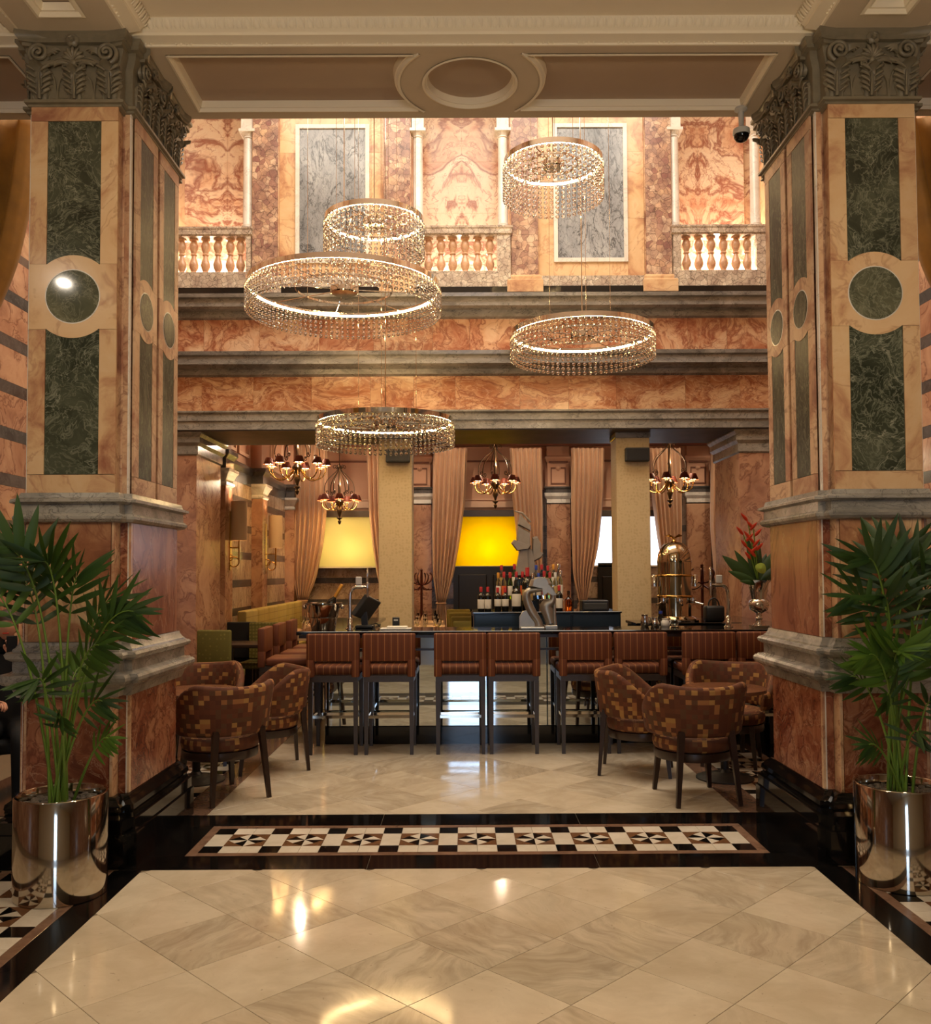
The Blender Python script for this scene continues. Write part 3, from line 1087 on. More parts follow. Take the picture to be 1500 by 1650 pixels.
def gallery_bay(pl0, pl1, f0, f1, pr0, pr1):
    x0, x1, zb = bay_panel(pl1, pr0)
    # sienna slabs around the panel
    fx0, fx1 = gx(f0), gx(f1)
    zt, zl = Z(193), Z(418)
    for a, b in ((x0, fx0), (fx1, x1)):
        z = zb
        for h in (0.75, 0.85, 0.85, 0.9):
            MB().box(-(b - a) / 2 + 0.001, (b - a) / 2 - 0.001, -0.02, 0, 0.001, h - 0.001).build('sienna_slab', M['sienna_pale'], gal, loc=((a + b) / 2, YC + 0.12, z))
            z += h
    MB().box(fx0, fx1, YC + 0.10, YC + 0.12, zb, zl).build('sienna_slab', M['sienna_pale'], gal)
    MB().box(fx0, fx1, YC + 0.10, YC + 0.12, zt, ZT).build('sienna_slab', M['sienna_pale'], gal)
    fw = 0.05
    for a, b, c, d in ((fx0, fx0 + fw, zl, zt), (fx1 - fw, fx1, zl, zt), (fx0 + fw, fx1 - fw, zl, zl + fw), (fx0 + fw, fx1 - fw, zt - fw, zt)):
        MB().box(a, b, YC + 0.075, YC + 0.12, c, d).build('panel_frame', M['white'], gal)
    MB().box(-(fx1 - fx0) / 2 + fw, (fx1 - fx0) / 2 - fw, 0, 0.02, 0, zt - zl - 2 * fw).build('grey_panel', M['bardiglio'], gal, loc=((fx0 + fx1) / 2, YC + 0.095, zl + fw))
    MB().box(x0, x1, YC + 0.02, YC + 0.12, Z(462), zb).build('bay_plinth', M['breccia_grey'], gal)
    for a, b in ((pl0, pl1), (pr0, pr1)):
        xa, xb = gx(a), gx(b)
        MB().box(-(xb - xa) / 2 + 0.012, (xb - xa) / 2 - 0.012, 0, 0.9, 0, ZT - Z(443)).build('breccia_pilaster', M['breccia'], gal, loc=((xa + xb) / 2, YC + 0.03, Z(443)))
        MB().box(xa, xb, YC + 0.06, YC + 0.95, Z(443), ZT).build('pilaster_edge', M['sienna'], gal)
        MB().plan([(xa, YC), (xb, YC), (xb, YC + 0.3), (xa, YC + 0.3)], [(0.045, Z(471)), (0.045, Z(452)), (0.03, Z(450)), (0.03, Z(446)), (0.012, Z(443)), (0.0, Z(442))]).build('pilaster_pedestal', M['sienna_pale'] if b > 500 else M['breccia_grey'], gal)


gallery_bay(404, 448, 474, 594, 617, 662)
gallery_bay(822, 868, 893, 1013, 1040, 1084)


def niche(x0p, x1p, slabs, cols, balus, lit=None):
    x0, x1 = gx(x0p), gx(x1p)
    # two columns of book-matched slabs on the back wall of the niche
    xc = (gx(slabs[0]) + gx(slabs[1])) / 2
    hw = 0.62
    z = Z(462)
    zs = [Z(440), Z(362), Z(297), Z(208), ZT]
    yb = 11.9
    for i in range(len(zs) - 1):
        h = zs[i + 1] - zs[i]
        o7 = round(x0 * 1.7, 2)
        me = MB().box(0.001, hw, o7, o7 + 0.05, zs[i] + 0.001, zs[i] + h - 0.001).mesh('onyx_slab', M['onyx'])
        for s in (-1, 1):
            obj('onyx_slab', me, gal, loc=(xc, yb - o7, 0), scale=(s, 1, 1))
    # white columns with base and capital
    for c in cols:
        xx = gx(c)
        zb, zc = Z(364), Z(207)
        MB().lathe([(0.082, 0), (0.082, 0.03), (0.072, 0.04), (0.075, 0.06), (0.064, 0.075), (0.058, zc - zb - 0.07), (0.07, zc - zb - 0.06), (0.06, zc - zb - 0.045), (0.075, zc - zb - 0.02), (0.09, zc - zb)], 20).build('gallery_column', M['white'], gal, smooth=40, loc=(xx, YC + 0.12, zb))
        MB().box(xx - 0.10, xx + 0.10, YC + 0.02, YC + 0.22, zc, zc + 0.035).build('column_abacus', M['white'], gal)
        MB().box(xx - 0.075, xx + 0.075, YC + 0.045, YC + 0.20, zc + 0.035, ZT).build('column_impost', M['white'], gal)
    # balustrade
    yb0 = YC - 0.03
    MB().plan([(x0, yb0), (x1, yb0), (x1, yb0 + 0.26), (x0, yb0 + 0.26)], [(0.0, Z(462)), (0.0, Z(437))]).build('balustrade_plinth', M['breccia_grey'], gal)
    MB().plan([(x0, yb0 + 0.02), (x1, yb0 + 0.02), (x1, yb0 + 0.24), (x0, yb0 + 0.24)], [(0.0, Z(378)), (0.02, Z(376)), (0.02, Z(369)), (0.03, Z(367)), (0.03, Z(364))]).build('handrail', M['breccia_grey'], gal)
    hb = Z(378) - Z(437)
    pr = [(0.055, 0), (0.055, 0.05), (0.038, 0.07), (0.032, 0.10), (0.052, 0.20), (0.058, 0.28), (0.046, 0.38), (0.030, 0.47), (0.027, 0.52), (0.042, 0.55), (0.030, 0.60), (0.052, 0.72), (0.056, 0.80), (0.040, 0.90), (0.034, 0.93), (0.055, 0.95), (0.055, 1.0)]
    me = MB().lathe([(r, z * hb) for r, z in pr], 14).mesh('baluster', M['baluster'], smooth=40)
    for b in balus:
        obj('baluster', me, gal, loc=(gx(b), yb0 + 0.13, Z(437)))
    for b0, b1 in ((x0, gx(balus[0]) - 0.09), (gx(balus[-1]) + 0.09, x1)):
        if b1 - b0 > 0.02:
            MB().box(b0, b1, yb0 + 0.02, yb0 + 0.24, Z(437), Z(378)).build('balustrade_pier', M['breccia_grey'], gal)


M['baluster'] = marble('sienna_baluster_marble', [(0.3, (176, 118, 78)), (0.6, (214, 168, 124)), (0.8, (196, 140, 96))], 9.0, rough=0.18, tint=0.06)
niche(262, 404, (284, 388), (396,), (290, 309, 328, 348, 368, 385))
niche(662, 822, (682, 806), (673, 811), (690, 710, 729, 749, 769, 789))
niche(1084, 1250, (1097, 1213), (1090, 1222), (1108, 1128, 1148, 1168, 1188, 1206))

MB().box(-4.5, gx(262), YC + .02, 12.0, Z(466), 8.8).build('gallery_end_wall', M['sienna_pale'], gal)
MB().box(gx(1250), 4.7, YC + .02, 12.0, Z(466), 8.8).build('gallery_end_wall', M['sienna_pale'], gal)

# ------------------------------------------------------------------ restaurant shell
RX0, RX1 = -3.50, 7.2
ZR = 5.0
wrl = struct(MB().box(RX0 - 0.2, RX0, 12.2, Y_B, 0, ZR).build('wall_restaurant_left', M['pink_plaster']))
banded(wrl, RX0, 12.2, Y_B, 3.05, 1, 0.25, 1.1, ('arab', 'slate_band'))
wb = struct(MB().box(RX0, RX1, Y_B, Y_B + 0.2, 0, ZR).build('wall_back', M['pink_plaster']))
struct(MB().box(RX1, RX1 + 0.2, 12.25, Y_B, 0, ZR).build('wall_restaurant_right', M['pink_plaster']))
struct(MB().box(RX0, RX1, 12.25, Y_B, ZR, ZR + 0.1).build('ceiling_restaurant', M['pink_plaster']))
struct(MB().box(HALL_R, RX1, 12.05, 12.25, 0, ZR).build('wall_restaurant_front', M['wall_sienna']))
# jamb piers under the lintel
for name, x0, x1 in (('wall_jamb_pier_left', HALL_L - .1, -3.30), ('wall_jamb_pier_right', 3.42, HALL_R + .1)):
    o = struct(MB().box(x0, x1, 11.1, 12.2, 0, 3.19).build(name, M['wall_sienna']))
    pl = [(x0, 11.1), (x1, 11.1), (x1, 12.2), (x0, 12.2)]
    MB().plan(pl, [(0.0, 3.10), (0.02, 3.12), (0.02, 3.22), (0.05, 3.26), (0.05, 3.33), (0.08, 3.37), (0.08, 3.40)]).build('pier_cap', M['grey'], o)
# left wall: pilasters with caps, entablature, panels above
for ya, yb in ((12.45, 12.85), (14.75, 15.12), (17.5, 17.9)):
    MB().box(RX0, RX0 + 0.20, ya, yb, 0, 2.96).build('pilaster', M['wall_sienna'], wrl)
    MB().plan([(RX0, ya), (RX0 + 0.20, ya), (RX0 + 0.20, yb), (RX0, yb)], [(0.0, 2.86), (0.02, 2.88), (0.02, 2.91), (0.0, 2.93), (0.04, 3.02), (0.07, 3.06), (0.07, 3.10)]).build('pilaster_cap', M['white'], wrl)
    MB().plan([(RX0, ya), (RX0 + 0.20, ya), (RX0 + 0.20, yb), (RX0, yb)], [(0.01, 3.10), (0.01, 3.24), (0.06, 3.30), (0.06, 3.36)]).build('pilaster_frieze', M['slate_band'], wrl)
    MB().box(RX0, RX0 + 0.18, ya + 0.02, yb - 0.02, 3.36, ZR).build('upper_pilaster', M['pink_plaster'], wrl)
m = MB(); m.extrude([(RX0, 3.05), (RX0 + 0.03, 3.05), (RX0 + 0.03, 3.22), (RX0 + 0.08, 3.28), (RX0 + 0.08, 3.34), (RX0, 3.36)], 12.25, Y_B, 'Y')
m.build('entablature', M['slate_band'], wrl)
for ya, yb in ((12.95, 14.6), (15.25, 17.35)):
    n = 2
    for k in range(n):
        a = ya + 0.1 + k * (yb - ya) / n
        b = a + (yb - ya) / n - 0.15
        for (c0, c1, d0, d1) in ((a, b, 3.5, 3.55), (a, b, 4.45, 4.5), (a, a + 0.05, 3.55, 4.45), (b - 0.05, b, 3.55, 4.45)):
            MB().box(RX0, RX0 + 0.035, c0, c1, d0, d1).build('panel_moulding', M['cream_pink'], wrl)

# far wall: marble bands, windows, pilasters
banded(wb, Y_B, RX0, RX1, Z(915, Y_B), 1, 0.25, 1.2, ('arab', 'slate_band'), axis='X')
bx = lambda px, py=860: PX(px, Y_B, py)
for cpx in (677, 899, 1123, 455):
    xc = bx(cpx)
    hw = 0.235
    MB().box(xc - hw - 0.13, xc + hw + 0.13, Y_B - 0.05, Y_B, 0, Z(790, Y_B)).build('pilaster_backing', M['arab_dark'], wb)
    for py0, py1 in ((848, 858), (886, 898), (926, 938), (968, 980)):
        MB().box(xc - hw - 0.135, xc + hw + 0.135, Y_B - 0.06, Y_B, Z(py1, Y_B), Z(py0, Y_B)).build('wall_slab', M['slate_band'], wb)
    MB().box(-hw, hw, 0, 0.16, 0, Z(812, Y_B)).build('pilaster', M['wall_sienna'], wb, loc=(xc, Y_B - 0.16, 0))
    pl = [(xc - hw, Y_B - 0.16), (xc + hw, Y_B - 0.16), (xc + hw, Y_B), (xc - hw, Y_B)]
    MB().plan(pl, [(0.0, Z(814, Y_B)), (0.0, Z(806, Y_B)), (0.04, Z(801, Y_B)), (0.05, Z(796, Y_B))]).build('pilaster_cap', M['white'], wb)
    MB().plan(pl, [(0.02, Z(796, Y_B)), (0.02, Z(790, Y_B)), (0.05, Z(788, Y_B)), (0.05, Z(786, Y_B))]).build('pilaster_frieze', M['slate_band'], wb)
    MB().plan(pl, [(-0.02, Z(786, Y_B)), (-0.02, Z(748, Y_B)), (0.0, Z(746, Y_B)), (0.03, Z(741, Y_B)), (0.03, Z(738, Y_B)), (-0.01, Z(736, Y_B)), (-0.01, ZR)]).build('upper_pilaster', M['pink_plaster'], wb)
    for a, b, py0, py1 in ((-0.15, -0.13, 757, 780), (0.13, 0.15, 757, 780), (-0.15, 0.15, 780, 782), (-0.15, -0.05, 755, 757), (0.05, 0.15, 755, 757)):
        MB().box(xc + a, xc + b, Y_B - 0.155, Y_B - 0.13, Z(py1, Y_B), Z(py0, Y_B)).build('panel_moulding', M['brownline'], wb)
    MB().lathe([(0.045, 0), (0.04, 0.012), (0.02, 0.02), (0.012, 0.03)], 12, mat=Matrix.Translation((xc, Y_B - 0.14, Z(757, Y_B))) @ Matrix.Rotation(PI / 2, 4, 'X')).build('rosette', M['pink_plaster'], wb)
    MB().box(xc - 0.19, xc + 0.19, Y_B - 0.165, Y_B - 0.14, Z(748, Y_B), Z(745, Y_B)).build('dentil_band', M['brownline'], wb)

win_n = 2
for i, (cpx, kind) in enumerate(((566, 'blind_cream'), (788, 'blind_yellow'), (1010, 'day'), (1233, 'day'))):
    xc = bx(cpx)
    w = thing('window_%d' % win_n, None, None, (xc, Y_B, 0), kind='structure')
    win_n += 1
    hw = 0.75
    zb, zt = Z(912, Y_B), Z(834, Y_B)
    # shallow light box behind the blind: reveal boards around it
    dpt = 0.32
    if kind == 'day':
        MB().box(-hw, hw, -0.03, -0.02, zb, zt).build('pane', M['pane_day'], w)
    else:
        MB().box(-hw, hw, -dpt, -dpt + 0.004, zb, zt).build('blind', M[kind], w)
    if kind != 'day':
        for a, b, c, d in ((-hw - 0.03, -hw, zb - 0.03, zt + 0.03), (hw, hw + 0.03, zb - 0.03, zt + 0.03), (-hw, hw, zt, zt + 0.03), (-hw, hw, zb - 0.03, zb)):
            MB().box(a, b, -dpt + 0.006, 0, c, d).build('window_reveal', M['cream_paint'], w)
        MB().box(-hw - 0.03, hw + 0.03, -0.012, -0.004, zb - 0.03, zt + 0.03).build('window_back', M['cream_paint'], w)
        light('window_lamp', 'POINT', (0, -0.13, zb + 0.32), 17.0 if kind == 'blind_cream' else 24.0, (1.0, 0.90, 0.62), 0.05, parent=w)
    else:
        for a, b, c, d in ((-hw - 0.03, -hw, zb - 0.03, zt + 0.03), (hw, hw + 0.03, zb - 0.03, zt + 0.03), (-hw, hw, zb - 0.03, zb)):
            MB().box(a, b, -0.08, 0, c, d).build('window_reveal', M['cream_paint'], w)
    yh = -dpt - 0.02 if kind != 'day' else -0.10
    MB().box(-hw - 0.05, hw + 0.05, yh, 0, zt, Z(824, Y_B)).build('window_head', M['dark_wood'], w)
    MB().box(-hw - 0.05, hw + 0.05, yh + 0.05, 0, zb - 0.05, zb).build('window_sill', M['arab_dark'], w)
    # plaster panel over the window
    MB().box(-0.85, 0.85, -0.05, 0, Z(818, Y_B), Z(808, Y_B)).build('panel_moulding', M['cream_pink'], w)
    MB().box(-0.85, 0.85, -0.03, 0, Z(806, Y_B), Z(804, Y_B)).build('panel_moulding', M['cream_pink'], w)
    MB().box(-0.62, 0.62, -0.03, 0, Z(745, Y_B), Z(742, Y_B)).build('panel_moulding', M['brownline'], w)
m = MB().box(RX0, RX1, Y_B - 0.30, Y_B - 0.18, Z(722, Y_B), Z(716, Y_B)).build('curtain_pelmet', M['brownline'], wb)
# black panelled door under the yellow blind
d1 = thing('door_1', None, None, (bx(788), Y_B - 0.09, 0), kind='structure')
MB().box(-0.72, 0.72, -0.30, 0.0, 0, Z(913, Y_B)).build('door_leaf', M['door'], d1)
for a, b in ((-0.62, -0.06), (0.06, 0.62)):
    for c, d in ((0.15, 0.75), (0.88, 1.60)):
        MB().rbox(a, b, -0.325, -0.29, c, d, 0.02, 1).build('door_panel', M['door'], d1)
d2 = thing('door_2', None, None, (bx(990), Y_B - 0.02, 0), kind='structure')
MB().box(-0.35, 0.35, -0.06, 0.0, 0, Z(908, Y_B)).build('door_leaf', M['door'], d2)
for c, d in ((0.15, 0.75), (0.88, 1.55)):
    MB().rbox(-0.27, 0.27, -0.085, -0.05, c, d, 0.02, 1).build('door_panel', M['door'], d2)

# ------------------------------------------------------------------ marble piers
PLAN = [(-.255, -.52), (.255, -.52), (.255, -.44), (.30, -.44), (.30, .44), (.255, .44), (.255, .52), (-.255, .52), (-.255, .44), (-.30, .44), (-.30, -.44), (-.255, -.44)]
PIER_Y = 5.705
YF = PIER_Y - 0.52
zf = lambda py: PZ(py, YF, 116)
Z_NECK = zf(172)
Z_SH0 = 2.112
CM = M['capital']


def face_mats(cx):
    out = [('front', Matrix.Translation((0, -.52, 0)), .255, .155, .154, .243)]
    for s in (1, -1):
        for yc in (-.21, .21):
            out.append(('side', Matrix.Translation((s * .30, yc, 0)) @ Matrix.Rotation(s * PI / 2, 4, 'Z'), .19, .11, .112, .192))
    return out


def arc_plate(hw, phw, cz, hz, rr):
    """centre block: full width between cz-hz and cz+hz with bulges over the panels"""
    a = math.asin(min(0.999, (phw) / rr))
    pts = [(-hw, cz - hz), (-phw, cz - hz)]
    n = 14
    for k in range(n + 1):
        t = -a + 2 * a * k / n
        pts.append((rr * math.sin(t), cz - rr * math.cos(t)))
    pts += [(phw, cz - hz), (hw, cz - hz), (hw, cz + hz), (phw, cz + hz)]
    for k in range(n + 1):
        t = a - 2 * a * k / n
        pts.append((rr * math.sin(t), cz + rr * math.cos(t)))
    pts += [(-phw, cz + hz), (-hw, cz + hz)]
    return pts


FACE_MESH = {}
def face_parts(hw, phw, cr, rr):
    k = (hw,)
    if k in FACE_MESH:
        return FACE_MESH[k]
    zt, zb = Z_NECK, Z_SH0
    pt, pb = zf(197), zf(765)
    cz = zf(479)
    hz = rr * math.cos(math.asin(phw / rr)) + 0.004
    L = []
    def plate(name, poly, mat, y0, y1):
        m = MB()
        m.rings([[(u, y0, z) for u, z in poly], [(u, y1, z) for u, z in poly]])
        L.append((name, m.mesh(name, mat)))
    g = 0.0015
    R4 = lambda a, b, c, d: [(a + g, c + g), (b - g, c + g), (b - g, d - g), (a + g, d - g)]
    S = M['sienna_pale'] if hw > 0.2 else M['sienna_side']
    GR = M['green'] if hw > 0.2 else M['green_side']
    plate('frame_slab', R4(-hw, hw, pt, zt), S, -.014, 0)
    plate('frame_slab', R4(-hw, hw, zb, pb), S, -.014, 0)
    for a, b in ((-hw, -phw), (phw, hw)):
        plate('frame_slab', R4(a, b, cz + hz, pt), S, -.014, 0)
        plate('frame_slab', R4(a, b, pb, cz - hz), S, -.014, 0)
    plate('green_panel', R4(-phw, phw, cz + 0.03, pt), GR, -.012, 0)
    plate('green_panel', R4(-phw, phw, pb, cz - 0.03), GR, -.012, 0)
    plate('roundel_block', arc_plate(hw - g, phw, cz, hz, rr), S, -.0145, -.002)
    m = MB()
    m.lathe([(cr, 0), (cr, .004), (cr - .003, .0055)], 40, mat=Matrix.Translation((0, -.0125, cz)) @ Matrix.Rotation(PI / 2, 4, 'X'))
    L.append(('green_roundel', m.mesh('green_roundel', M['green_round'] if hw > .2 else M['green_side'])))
    m = MB()
    m.lathe([(cr + .006, 0), (cr + .006, .0035), (cr - .001, .0035)], 40, mat=Matrix.Translation((0, -.0125, cz)) @ Matrix.Rotation(PI / 2, 4, 'X'))
    L.append(('roundel_line', m.mesh('roundel_line', M['white'])))
    FACE_MESH[k] = L
    return L


M['green_round'] = marble('olive_green_marble', [(0.3, (62, 66, 48)), (0.5, (92, 94, 70)), (0.7, (120, 118, 90))], 4.0,
                          [((160, 158, 130), 9.0, 0.02, 0.5), ((150, 150, 122), 18.0, 0.03, 0.4)], rough=0.06, tint=0.08, warp=0.4)


def leaf_mesh(w, h, curl=0.055, name='acanthus_leaf'):
    m = MB()
    R_, C_ = 14, 12
    rows = []
    for i in range(R_ + 1):
        s = i / R_
        lob = 1 + 0.16 * math.sin(s * 5 * 2 * PI) * (0.3 + s)
        hwid = w * (0.72 + 0.34 * math.sin(PI * s * 0.85)) * lob * (1 - max(0, s - 0.86) * 3.0)
        c = max(0, (s - 0.68) / 0.32)
        n0 = 0.010 + 0.016 * s + curl * c * c
        zz = h * (s - 0.10 * c * c)
        row = []
        for j in range(C_ + 1):
            t = -1 + 2 * j / C_
            n = n0 + 0.007 * math.cos(t * 5 * PI) * (1 - 0.4 * s) - 0.012 * t * t
            row.append((t * hwid, -n, zz - 0.012 * t * t * s))
        rows.append(row)
    m.rings(rows, closed=False, cap=False)
    for s_ in (-1, 1):                      # serrated side lobes
        for q in range(5):
            f = .22 + .15 * q
            bx = w * (0.72 + 0.34 * math.sin(PI * f * 0.85)) * s_
            n1 = .018 + .016 * f + curl * max(0, (f - .68) / .32) ** 2
            m.tube([(bx * .25, -n1 - .006, h * (f - .10)), (bx * .62, -n1 - .010, h * (f - .02)), (bx * .95, -n1 - .006, h * (f + .05)), (bx * 1.12, -n1 + .004, h * (f + .045))], [w * .06, w * .15, w * .17, w * .05], 6)
    m.tube([(0, -.020, 0), (0, -.026, h * .4), (0, -.030, h * .72)], [w * .16, w * .13, w * .08], 6)
    # solid back so the leaf has thickness
    rows2 = [[(x, min(0.004, y + 0.012), z) for x, y, z in r] for r in rows]
    m.rings(rows2, closed=False, cap=False)
    return m.mesh(name, CM, smooth=70)


def rosette_mesh(r):
    m = MB()
    for k in range(6):
        a = 2 * PI * k / 6
        c, s = math.cos(a), math.sin(a)
        pts = []
        for q, (rad, wid, n) in enumerate(((0.15, .12, .35), (0.5, .42, .55), (0.85, .38, .45), (1.05, .1, .15))):
            for t in (-1, 0, 1):
                x, z = rad * r, t * wid * r
                pts.append((x * c - z * s, -(n * r + (0.12 * r if t == 0 else 0)), x * s + z * c))
        m.add(pts, [(3 * i + j, 3 * i + j + 1, 3 * i + j + 4, 3 * i + j + 3) for i in range(3) for j in range(2)])
    m.lathe([(0.9 * r, 0), (0.8 * r, .2 * r), (.3 * r, .3 * r), (.26 * r, .62 * r), (.12 * r, .74 * r), (0.01, .76 * r)], 14, mat=Matrix.Rotation(PI / 2, 4, 'X'))
    return m.mesh('rosette', CM, smooth=50)


CAP = {}
def capital_parts(hw):
    if hw in CAP:
        return CAP[hw]
    z0 = Z_NECK + 0.035
    L = []
    k = hw / .255
    # concave abacus in three steps
    def concave(out_c, out_m, ext):
        n = 12
        front = []
        for i in range(n + 1):
            t = -1 + 2 * i / n
            front.append((t * (hw + ext), -(out_m + (out_c - out_m) * t * t)))
        return front + [(hw + ext, 0.02), (-hw - ext, 0.02)]
    m = MB()
    zt = Z_S
    st = [(.060, .020, .035, zt - .080), (.062, .022, .037, zt - .062), (.078, .034, .052, zt - .060), (.078, .034, .052, zt - .046), (.090, .046, .064, zt - .036), (.096, .052, .070, zt - .018), (.094, .050, .068, zt)]
    e = min(1.0, 0.3 + 0.7 * k) if hw > .2 else 0.30
    m.rings([[(x, y, z) for x, y in concave(a, b, c * (1.0 if hw > .2 else 0.1))] for a, b, c, z in st])
    L.append(('abacus', m.mesh('abacus', CM, smooth=30)))
    # volutes and the scroll band between them
    vz = PZ(85, 5.13, 116)
    vu = hw - 0.045 * k - 0.012
    vr = 0.062 * k
    for s in (-1, 1):
        m = MB()
        pts = spiral((s * vu, 0, vz), vr, 0.008, 2.1, -PI / 2, 40, 'XZ', s)
        pts = [Vector((p.x, -(0.046 + 0.028 * i / len(pts)), p.z)) for i, p in enumerate(pts)]
        m.tube(pts, [0.014 * k * (1 - 0.45 * i / len(pts)) for i in range(len(pts))], 7)
        m.lathe([(vr * .95, 0), (vr * .9, .022), (0.001, .026)], 16, mat=Matrix.Translation((s * vu, -0.014, vz)) @ Matrix.Rotation(PI / 2, 4, 'X'))
        m.lathe([(0.013 * k, 0), (0.012 * k, .016), (0.001, .02)], 8, mat=Matrix.Translation((s * vu, -0.05, vz)) @ Matrix.Rotation(PI / 2, 4, 'X'))
        L.append(('volute', m.mesh('volute', CM, smooth=60)))
        m = MB()
        for dz, rr_ in ((0, .012), (.020, .008)):
            pts = bez((s * vu, -.036, vz - vr + dz * .3), (s * vu * .55, -.040, vz - vr - .006 + dz), (s * vu * .42, -.040, vz - .022 + dz), 14, (s * .012, -.040, vz - .050 + dz * .5))
            m.tube(pts, rr_ * k, 6)
        L.append(('scroll_band', m.mesh('scroll_band', CM, smooth=60)))
        # small leaf sprig off the volute
        m = MB()
        for q in range(3):
            pts = bez((s * (vu - vr * .7), -.04, vz - .01 + q * .012), (s * (vu - vr * 1.2), -.065, vz + .02 + q * .006), (s * (vu - vr * (1.5 + .25 * q)), -.045, vz + .012 * q - .005), 6)
            m.tube(pts, [.010 * k, .013 * k, .014 * k, .013 * k, .011 * k, .008 * k, .003], 5)
        L.append(('leaf_sprig', m.mesh('leaf_sprig', CM, smooth=60)))
    # palmette and rosette
    m = MB()
    for q in range(-3, 4):
        a = q * 0.42
        ln = .085 * k * (1 - .05 * abs(q))
        p0 = Vector((0, -.035, vz - .040))
        d = Vector((math.sin(a), 0, math.cos(a)))
        pts = [p0 + d * (ln * t) + Vector((0, -.022 * math.sin(PI * t * .8), 0)) for t in (0, .25, .5, .75, 1)]
        m.tube(pts, [.005, .009 * k, .012 * k, .011 * k, .003], 6)
    m.lathe([(.02 * k, 0), (.018 * k, .02), (.006, .026)], 12, mat=Matrix.Translation((0, -.03, vz - .052)) @ Matrix.Rotation(PI / 2, 4, 'X'))
    for s in (-1, 1):
        m.tube(spiral((s * .045 * k, -.036, vz - .068), .022 * k, .005, 1.3, PI / 2, 14, 'XZ', -s), .007 * k, 6)
        m.tube(bez((s * .03, -.036, vz - .055), (s * .09 * k, -.05, vz - .04), (s * .115 * k, -.034, vz - .07), 8), [.008, .010, .011, .012, .012, .011, .009, .007, .003], 6)
        m.tube(bez((0, -.036, vz - .06), (s * .03 * k, -.05, vz - .10), (s * .07 * k, -.034, vz - .085), 8), [.008, .009, .010, .011, .011, .010, .008, .006, .003], 6)
    L.append(('palmette', m.mesh('palmette', CM, smooth=60)))
    o = rosette_mesh(.040 * (k if k > .8 else .9))
    L.append(('rosette', o, Matrix.Translation((0, -.048, zt - .050))))
    # acanthus leaves
    h = zf(106) - z0
    lm = leaf_mesh(.058 * k, h * .93)
    lc = leaf_mesh(.064 * k, h, .075)
    L.append(('acanthus_leaf', lm, Matrix.Translation((0, -.004, z0))))
    for s in (-1, 1):
        L.append(('acanthus_leaf', lc, Matrix.Translation((s * (hw - .052 * k), -.004, z0))))
        m = MB()
        m.tube(bez((s * hw * .40, -.010, z0), (s * hw * .42, -.014, z0 + h * .5), (s * hw * .30, -.014, z0 + h * .62), 8), .006, 5)
        m.tube(bez((s * hw * .43, -.010, z0), (s * hw * .44, -.014, z0 + h * .6), (s * hw * .55, -.014, z0 + h * .75), 8), .006, 5)
        L.append(('leaf_stem', m.mesh('leaf_stem', CM, smooth=60)))
    CAP[hw] = L
    return L


